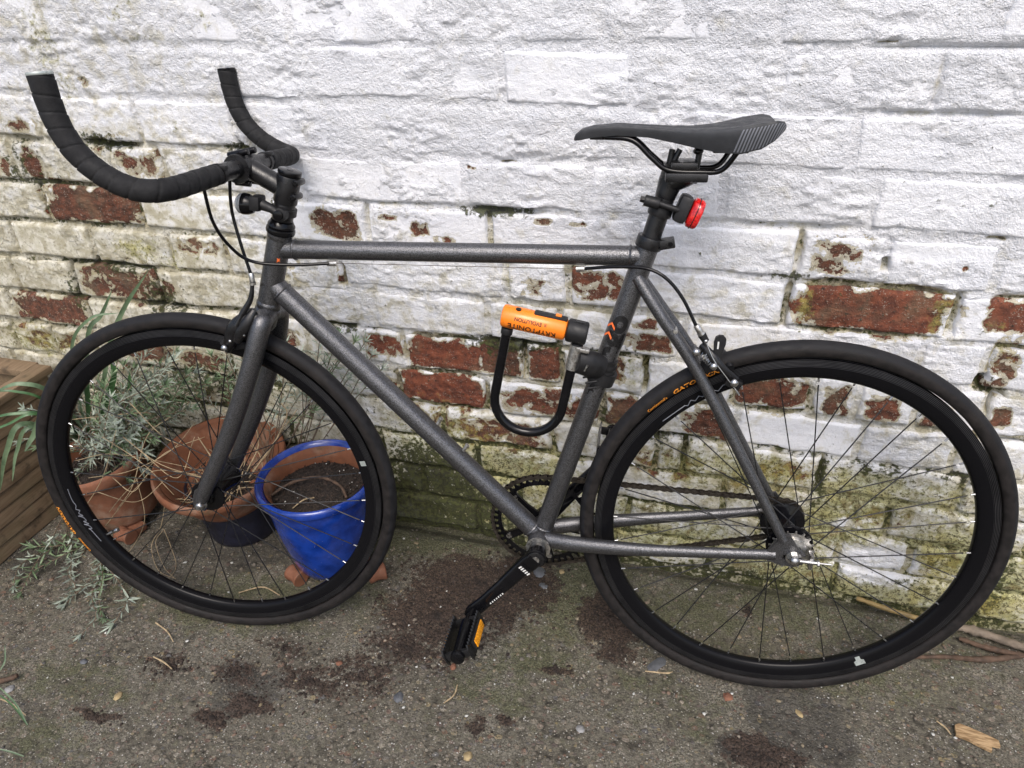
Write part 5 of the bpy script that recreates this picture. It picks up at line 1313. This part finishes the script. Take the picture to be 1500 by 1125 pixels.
def plant(name, label, cat_, origin, sprigs, rg, leaf=(.030, .0130, .0042), mats=(M_LAV, M_LAVG), dry=()):
    e = tag(empty(name, loc=origin), label, cat_); o = np.asarray(origin, float); LV = [[], []]; SV = []
    for pts, kind, st_ in sprigs:
        lv, stv = sprig([np.asarray(p_) - o for p_ in pts], rg, leaf[0] * rg.uniform(.8, 1.2), leaf[1], leaf[2], st_)
        LV[kind] += lv; SV.append(stv)
    for k in range(2):
        if LV[k]:
            f_ = part('foliage', cat(*LV[k]), mats[k], e, angle=None); f_['kind'] = 'stuff'
    sv_ = part('stems', cat(*SV), M_STEMB, e, angle=None); sv_['kind'] = 'stuff'
    if len(dry):
        for d_ in dry:
            part('dry_stalk', tube(smooth_path([np.asarray(p_) - o for p_ in d_], 8), [.0010, .0006], 5), M_STRAW, e, angle=None)
    return e
def W3(px, py, y): return on_wall(px, py, y)
rg = np.random.default_rng(23)
# lavender in the left pot: tips read off the picture, each at its own distance from the wall
base1 = np.array([-1.30, -.13, .165]); SP = []
tips = [(250, 530, -.10), (215, 555, -.10), (190, 540, -.06), (170, 600, -.14), (150, 560, -.09), (120, 640, -.15), (135, 600, -.12), (235, 590, -.12), (270, 560, -.08), (285, 545, -.06), (200, 620, -.17), (180, 650, -.19), (150, 670, -.20), (220, 640, -.18), (240, 560, -.14), (160, 520, -.05), (118, 690, -.2), (230, 510, -.04), (262, 510, -.03), (130, 555, -.05), (205, 690, -.2), (280, 600, -.09), (300, 560, -.05), (195, 580, -.12), (165, 630, -.2), (145, 640, -.22), (215, 665, -.22),
        (45, 630, -.20), (25, 650, -.22), (60, 655, -.22), (15, 640, -.18), (38, 600, -.2), (110, 580, -.08), (100, 660, -.2)]
for (px, py, y) in tips:
    tp = W3(px, py, y); b_ = base1 + rg.uniform(-.05, .05, 3) * [1, 1, .2]; mid = (b_ + tp) / 2 + np.array([0, 0, .035]) + rg.normal(0, .012, 3)
    SP.append(([b_, mid, tp + rg.normal(0, .004, 3)], int(rg.random() < .35), rg.uniform(.3, .55)))
for (px, py, y) in tips[:26]:
    for _ in range(1):
        px2, py2 = px + rg.uniform(-24, 24), py + rg.uniform(-18, 22); tp = W3(px2, py2, min(-.02, y + rg.uniform(-.04, .04))); b_ = base1 + rg.uniform(-.06, .06, 3) * [1, 1, .2]
        SP.append(([b_, (b_ + tp) / 2 + rg.normal(0, .018, 3), tp], int(rg.random() < .4), rg.uniform(.35, .6)))
# trailing stems that hang over the pot and lie on the concrete
def G3(px, py, z=.006): return on_ground(px, py, z)
for path_px in ([(95, 790), (60, 815), (42, 845), (30, 868)], [(130, 790), (95, 812), (60, 830), (28, 850)], [(140, 800), (145, 830), (125, 855), (100, 875)], [(145, 815), (150, 845), (145, 875), (150, 905)], [(150, 830), (135, 870), (140, 905), (118, 930)], [(180, 860), (186, 880), (172, 905), (165, 915)], [(105, 800), (104, 830), (104, 866)], [(120, 790), (80, 800), (45, 800)], [(160, 830), (120, 862), (95, 885)], [(70, 800), (40, 820), (25, 835), (20, 860)], [(125, 800), (100, 835), (110, 860), (90, 880)]):
    pts = [base1 + np.array([rg.uniform(-.03, .06), -.05, .0]), base1 + np.array([.02, -.15, -.02])] + [G3(a, b_, .010 + .012 * math.sin(math.pi * i / max(1, len(path_px) - 1))) for i, (a, b_) in enumerate(path_px)]
    SP.append((pts, int(rg.random() < .35), .55))
DRY = []
for L_ in ([(165, 700, -.28), (195, 720, -.30), (225, 690, -.28), (290, 695, -.25)], [(172, 746, -.27), (195, 710, -.28), (215, 640, -.24), (250, 610, -.2)], [(160, 750, -.27), (185, 720, -.28), (240, 665, -.24), (300, 640, -.18)], [(155, 770, -.26), (190, 725, -.28), (215, 700, -.28)], [(110, 675, -.22), (160, 665, -.25), (230, 675, -.24), (300, 690, -.2)], [(120, 750, -.25), (150, 700, -.26), (170, 630, -.2)], [(200, 700, -.26), (212, 760, -.27), (195, 800, -.26), (175, 820, -.25)],
           [(100, 615, -.15), (200, 605, -.15), (228, 607, -.12)], [(205, 660, -.25), (260, 700, -.25), (285, 640, -.18)], [(180, 640, -.25), (235, 680, -.26), (300, 700, -.25)], [(150, 640, -.24), (210, 680, -.27), (255, 725, -.28)], [(130, 700, -.26), (190, 690, -.27), (250, 660, -.24), (285, 620, -.15)], [(190, 590, -.18), (240, 640, -.22), (280, 655, -.2)], [(140, 720, -.27), (200, 735, -.28), (245, 700, -.27)]):
    DRY.append([W3(*q) for q in L_])
for L_ in ([(243, 728, .14), (236, 770, .07), (222, 800, .02), (232, 835, .006), (258, 848, .006)], [(240, 775, .06), (250, 800, .02), (258, 830, .006), (245, 850, .006)], [(238, 778, .06), (228, 795, .03), (240, 830, .006), (255, 846, .006)]):
    DRY.append([on_ground(a, b_, z) for a, b_, z in L_])
plant('lavender', 'grey-green lavender with trailing sprigs growing in the left terracotta pot', 'lavender', tuple(base1), SP, rg, dry=DRY)
# a second lavender behind the pots, its sprigs against the wall
base2 = np.array([-.93, -.045, .06]); SP = []
for (px, py, y) in [(470, 480, -.03), (545, 520, -.03), (560, 540, -.03), (520, 500, -.03), (500, 520, -.03), (480, 560, -.03), (440, 520, -.03), (430, 560, -.03), (330, 540, -.03), (345, 500, -.03), (310, 520, -.03), (300, 580, -.03), (350, 560, -.03), (460, 600, -.04), (410, 590, -.04), (510, 555, -.03), (452, 545, -.03), (495, 490, -.03), (535, 500, -.03), (420, 500, -.03), (475, 530, -.03), (320, 490, -.03), (355, 520, -.03)]:
    tp = W3(px, py, y); b_ = base2 + rg.uniform(-.04, .04, 3) * [1.5, .5, .2]
    SP.append(([b_, b_ * .45 + tp * .55 + rg.normal(0, .015, 3) * [1, .3, 1] + np.array([0, .005, .02]), tp], int(rg.random() < .3), rg.uniform(.62, .8)))
plant('lavender', 'thin lavender sprigs climbing the wall behind the bicycle down tube', 'lavender', tuple(base2), SP, rg, leaf=(.027, .012, .0036))
# dead stalks in the wide pot
e = tag(empty('dead_plant', loc=(-.985, -.13, .15)), 'dry straw coloured stalks of a dead plant in the wide terracotta pot', 'dead plant'); o_ = np.array([-.985, -.13, .15])
for k in range(46):
    a = rg.uniform(0, 6.28); q = .11 * math.sqrt(rg.random()); p0 = np.array([q * math.cos(a), q * math.sin(a), -.012 + .02 * rg.random()]); a2 = a + rg.normal(0, .9); L_ = rg.uniform(.05, .16)
    p2 = p0 + np.array([math.cos(a2 + math.pi) * L_, math.sin(a2 + math.pi) * L_ * .7, rg.uniform(.0, .075)])
    p2[:2] *= min(1, .135 / (np.hypot(*p2[:2]) + 1e-6))
    part('dry_stalk', tube(smooth_path([p0, (p0 + p2) / 2 + rg.normal(0, .008, 3) + [0, 0, .012], p2], 5), [.0013, .0007], 5), M_STRAW if rg.random() < .75 else M_TWIG, e, angle=None)
for L_ in ([(345, 690, .20), (352, 650, .26), (372, 640, .27)], [(362, 690, .20), (378, 655, .25), (376, 628, .30)], [(330, 700, .2), (300, 655, .26), (290, 640, .28)], [(370, 690, .2), (395, 660, .25), (420, 610, .33), (412, 590, .36)], [(365, 700, .2), (400, 650, .27), (435, 600, .33)]):
    part('dry_stalk', tube(smooth_path([on_ground(a, b_, z) - o_ for a, b_, z in L_], 6), [.0018, .0010], 5), M_STRAW, e, angle=None)
# strap leaves
sl = np.array([-1.36, -.10, .165]); e = tag(empty('strap_leaf_plant', loc=tuple(sl)), 'plant with long green strap leaves arching behind the front tyre', 'plant')
def strap(pts, w, mat):
    path = smooth_path([np.asarray(p_) - sl for p_ in pts], 8); n = len(path); V = []; F = []; T = np.gradient(path, axis=0)
    view = unit(CAM_C - (path.mean(0) + sl))
    for i in range(n):
        u = i / (n - 1); t_ = unit(T[i]); sd = unit(np.cross(t_, unit(view + np.array([.35, 0, .4])))); nn = np.cross(sd, t_); ww = w * .78 * min(1, .55 + u * 1.2) * (1 - u ** 5) * (1 if u < .999 else .02) + .0004
        V += [path[i] - sd * ww * .5, path[i] - nn * ww * .12, path[i] + sd * ww * .5]
    for i in range(n - 1):
        a = 3 * i; F += [(a, a + 1, a + 4, a + 3), (a + 1, a + 2, a + 5, a + 4)]
    part('leaf', (np.array(V), F), mat, e, angle=None)
for (L_, w, m) in (([(150, 610, -.10), (158, 520, -.07), (180, 455, -.05), (218, 395, -.04)], .013, M_STRAP2), ([(140, 600, -.10), (128, 500, -.08), (148, 462, -.06), (164, 425, -.05)], .011, M_STRAP2), ([(140, 620, -.10), (105, 520, -.10), (130, 468, -.08), (175, 458, -.06)], .008, M_STRAP2), ([(150, 620, -.11), (165, 560, -.10), (162, 520, -.09)], .016, M_STRAP), ([(160, 640, -.12), (185, 590, -.10), (190, 545, -.09)], .018, M_STRAP),
                   ([(140, 620, -.12), (125, 560, -.12), (90, 540, -.14)], .014, M_STRAP), ([(130, 620, -.14), (80, 580, -.18), (30, 562, -.22), (-10, 575, -.24)], .012, M_STRAP2), ([(130, 630, -.14), (70, 590, -.20), (20, 573, -.24), (-20, 575, -.26)], .007, M_STRAP), ([(130, 640, -.14), (70, 610, -.20), (20, 606, -.24), (-20, 615, -.26)], .009, M_STRAP), ([(130, 640, -.15), (60, 608, -.22), (10, 622, -.26), (-30, 640, -.28)], .007, M_STRAP),
                   ([(130, 640, -.15), (70, 610, -.21), (48, 640, -.24), (36, 662, -.26)], .015, M_STRAP2), ([(130, 650, -.15), (50, 625, -.22), (25, 660, -.25), (18, 705, -.28)], .010, M_STRAP2), ([(130, 650, -.15), (40, 620, -.22), (10, 660, -.26), (0, 720, -.28)], .014, M_STRAP2), ([(170, 640, -.12), (205, 590, -.08), (225, 560, -.05)], .015, M_STRAP), ([(180, 640, -.12), (215, 600, -.09), (205, 560, -.07)], .014, M_STRAP2), ([(175, 650, -.12), (170, 590, -.10), (140, 555, -.09)], .013, M_STRAP)):
    strap([sl + [rg.uniform(-.02, .02), 0, 0]] + [W3(*q) for q in L_[1:]], w, m)

# ---- things lying about
def stick(name, pts, r, mat, label, cat_, n=9, knots=0, seed=1):
    g_ = np.random.default_rng(seed); p_ = smooth_path(pts, 10); rr = np.interp(np.linspace(0, 1, len(p_)), np.linspace(0, 1, len(r)), r) * (1 + .12 * g_.normal(size=len(p_)))
    o0 = p_[0].copy(); vf = tube(p_ - o0, rr, n)
    V = vf[0] + (.06 * np.mean(r)) * g_.normal(size=vf[0].shape)
    o = part(name, (V, vf[1]), mat, angle=60); o.location = o0; return tag(o, label, cat_)
stick('cane', [G3(1255, 876, .010), G3(1300, 892, .012), G3(1352, 908, .010), G3(1380, 918, .008)], [.0045, .0050, .0055, .005], M_CANE, 'yellowed piece of cane lying along the foot of the wall', 'stick')
stick('stick', [G3(1385, 915, .012), G3(1430, 925, .014), G3(1500, 948, .014), G3(1570, 965, .012)], [.007, .0085, .008, .0075], M_BARK, 'thick grey weathered stick behind the rear tyre by the wall', 'stick', seed=3)
stick('stick', [G3(1405, 935, .006), G3(1450, 950, .008), G3(1540, 968, .008)], [.004, .0055, .0045], M_TWIG, 'dark brown stick half under the thick grey one', 'stick', seed=4)
stick('twig', [G3(1330, 963, .006), G3(1385, 962, .007), G3(1440, 966, .009), G3(1510, 960, .007)], [.003, .0040, .0065, .0042], M_TWIG, 'long brown twig with a knot lying right of the rear tyre', 'twig', seed=5)
stick('twig', [G3(-20, 1000, .006), G3(8, 996, .010), G3(26, 989, .014)], [.0055, .0050, .0040], M_TWIG, 'short forked twig at the left edge of the yard', 'twig', seed=6)
tw = stick('twig', [(-.800, -.215, .222), (-.765, -.185, .240), (-.715, -.160, .246), (-.665, -.165, .238), (-.640, -.185, .226)], [.0030, .0034, .0032, .0028], M_TWIG, 'bent brown twig lying on the soil of the blue pot', 'twig', seed=7)
stick('straw_stalk', [(-.735, -.235, .222), (-.720, -.215, .230), (-.705, -.200, .226)], [.0012, .0014, .0010], M_STRAW, 'pale bit of straw on the soil of the blue pot', 'straw')
k = 0
for (L_, lb) in (([(228, 912), (245, 925), (254, 940)], 'curved pale stalk on the ground below the front tyre'), ([(650, 1030), (665, 1018), (670, 1003)], 'bent yellow stalk on the concrete left of the pedal'), ([(945, 983), (975, 986), (985, 984)], 'pale straw on the ground below the rear tyre'), ([(225, 962), (240, 970), (252, 980)], 'thin pale stalk lying near the left of the yard'), ([(350, 868), (385, 860), (410, 872)], 'thin straw inside the front wheel on the ground'), ([(1372, 1056), (1385, 1066), (1393, 1076)], 'splinter of wood beside the pale wood chip')):
    stick('straw_stalk', [G3(a, b_, .004) for a, b_ in L_], [.0014, .0016, .0010], M_STRAW, lb, 'straw', 6, seed=20 + k); k += 1
t = NT('split_wood'); p = t.obj(); g = t.noise(t.scale(p, (20, 140, 60)), 2.2, 5, .6); M_CHIP = t.out(t.mix(t.ss(g, .35, .65), (.20, .125, .06), (.42, .29, .16)), .8, 0, t.bump(g, .002, .9), .3)
c0 = G3(1428, 1082, .004); poly = [(-.031, .010), (-.024, .016), (-.004, .014), (.020, .010), (.034, .007), (.036, -.004), (.024, -.006), (.022, -.018), (.002, -.014), (-.010, -.010), (-.030, -.008)]
vf = prism(poly, 0, .006, (0, 0, 0), (.98, -.15, 0), (.15, .98, 0), (0, .05, 1)); o = part('wood_chip', vf, M_CHIP, smooth=False); o.location = c0; tag(o, 'split chip of pale brown wood at the lower right', 'wood chip')
M_SLATE = simple('grey_slate', (.085, .09, .10), .6, 0, .25, 60, .0006, 300)
M_STONEY = simple('buff_stone', (.30, .23, .12), .8, 0, .3, 70, .0008, 300)
M_STONEG = simple('pale_grey_stone', (.22, .22, .22), .75, 0, .3, 70, .0008, 300)
M_BRICKB = simple('brick_crumb', (.17, .075, .045), .85, 0, .3, 70, .001, 300)
def stone(px, py, rx, ry, h, mat, label, name='pebble', cat_='pebble', seed=0, flat=False):
    g_ = np.random.default_rng(seed); c = G3(px, py, 0); V, F = ball((0, 0, 0), (1, 1, 1), 14, 8); V = V * (1 + .10 * g_.normal(size=(len(V), 1)))
    if flat: V[:, :2] = np.sign(V[:, :2]) * np.abs(V[:, :2]) ** .75
    a = g_.uniform(0, 3); V = V * [rx, ry, h]; V = np.c_[V[:, 0] * math.cos(a) - V[:, 1] * math.sin(a), V[:, 0] * math.sin(a) + V[:, 1] * math.cos(a), V[:, 2]]
    o = part(name, (V, F), mat, angle=50); o.location = (c[0], c[1], ground_h(np.array([c[0]]), np.array([c[1]]))[0] + h * .25); tag(o, label, cat_)
stone(790, 838, .016, .013, .004, M_SLATE, 'flat grey slate scrap below the crank', 'slate_scrap', 'slate', 1, True)
stone(796, 858, .010, .007, .003, M_SLATE, 'small slate scrap just below the larger slate by the crank', 'slate_scrap', 'slate', 2, True)
stone(584, 1022, .009, .012, .004, M_SLATE, 'blue-grey slate pebble at the lower centre of the yard', 'slate_scrap', 'slate', 3)
stone(962, 974, .022, .010, .003, M_SLATE, 'flat dark slate flake beside the rear tyre', 'slate_scrap', 'slate', 4, True)
stone(123, 970, .008, .006, .004, M_SLATE, 'dark slate lump at lower left', 'slate_scrap', 'slate', 5)
stone(173, 1020, .009, .007, .004, M_STONEY, 'buff pebble at lower left of the yard', seed=6)
stone(823, 838, .006, .006, .004, M_STONEY, 'round yellow pebble just left of the rear tyre', seed=7)
stone(1066, 1021, .009, .008, .004, M_BRICKB, 'orange chip of brick below the rear tyre', 'brick_chip', 'brick chip', 8)
stone(664, 977, .008, .006, .005, M_BRICKB, 'reddish pebble under the left end of the pedal', seed=9)
stone(685, 1107, .009, .008, .004, M_STONEY, 'buff pebble at the bottom edge, middle of the yard', seed=10)
stone(850, 1067, .008, .007, .003, M_STONEG, 'pale grey pebble at the lower centre right', seed=11)
stone(1171, 1045, .008, .005, .002, M_STONEY, 'flat yellowish pebble on the dark damp patch', seed=12)
stone(14, 1009, .009, .008, .004, M_STONEG, 'pale grey pebble beside the twig at the left edge', seed=13)
stone(497, 972, .007, .005, .004, M_BRICKB, 'small red-brown pebble on the spilled soil left of the pedal', seed=14)
# grass at the lower left
go = G3(40, 1065, 0); e = tag(empty('grass_tuft', loc=tuple(go)), 'few long grass blades growing from a crack at lower left', 'grass')
sl = go
for (L_, w, m) in (([(40, 1062, .0), (22, 1030, .03), (-5, 1003, .04)], .0035, M_STRAP2), ([(40, 1062, .0), (20, 1035, .02), (-8, 1012, .03)], .003, M_STRAP), ([(38, 1048, .0), (15, 1030, .015), (-6, 1022, .02)], .003, M_STRAW), ([(35, 1108, .0), (15, 1101, .012), (-8, 1096, .02)], .003, M_STRAP2), ([(-2, 985, .02), (7, 968, .03), (7, 945, .05)], .003, M_STRAP2)):
    strap([on_ground(a, b_, z + .003) for a, b_, z in L_], w, m)
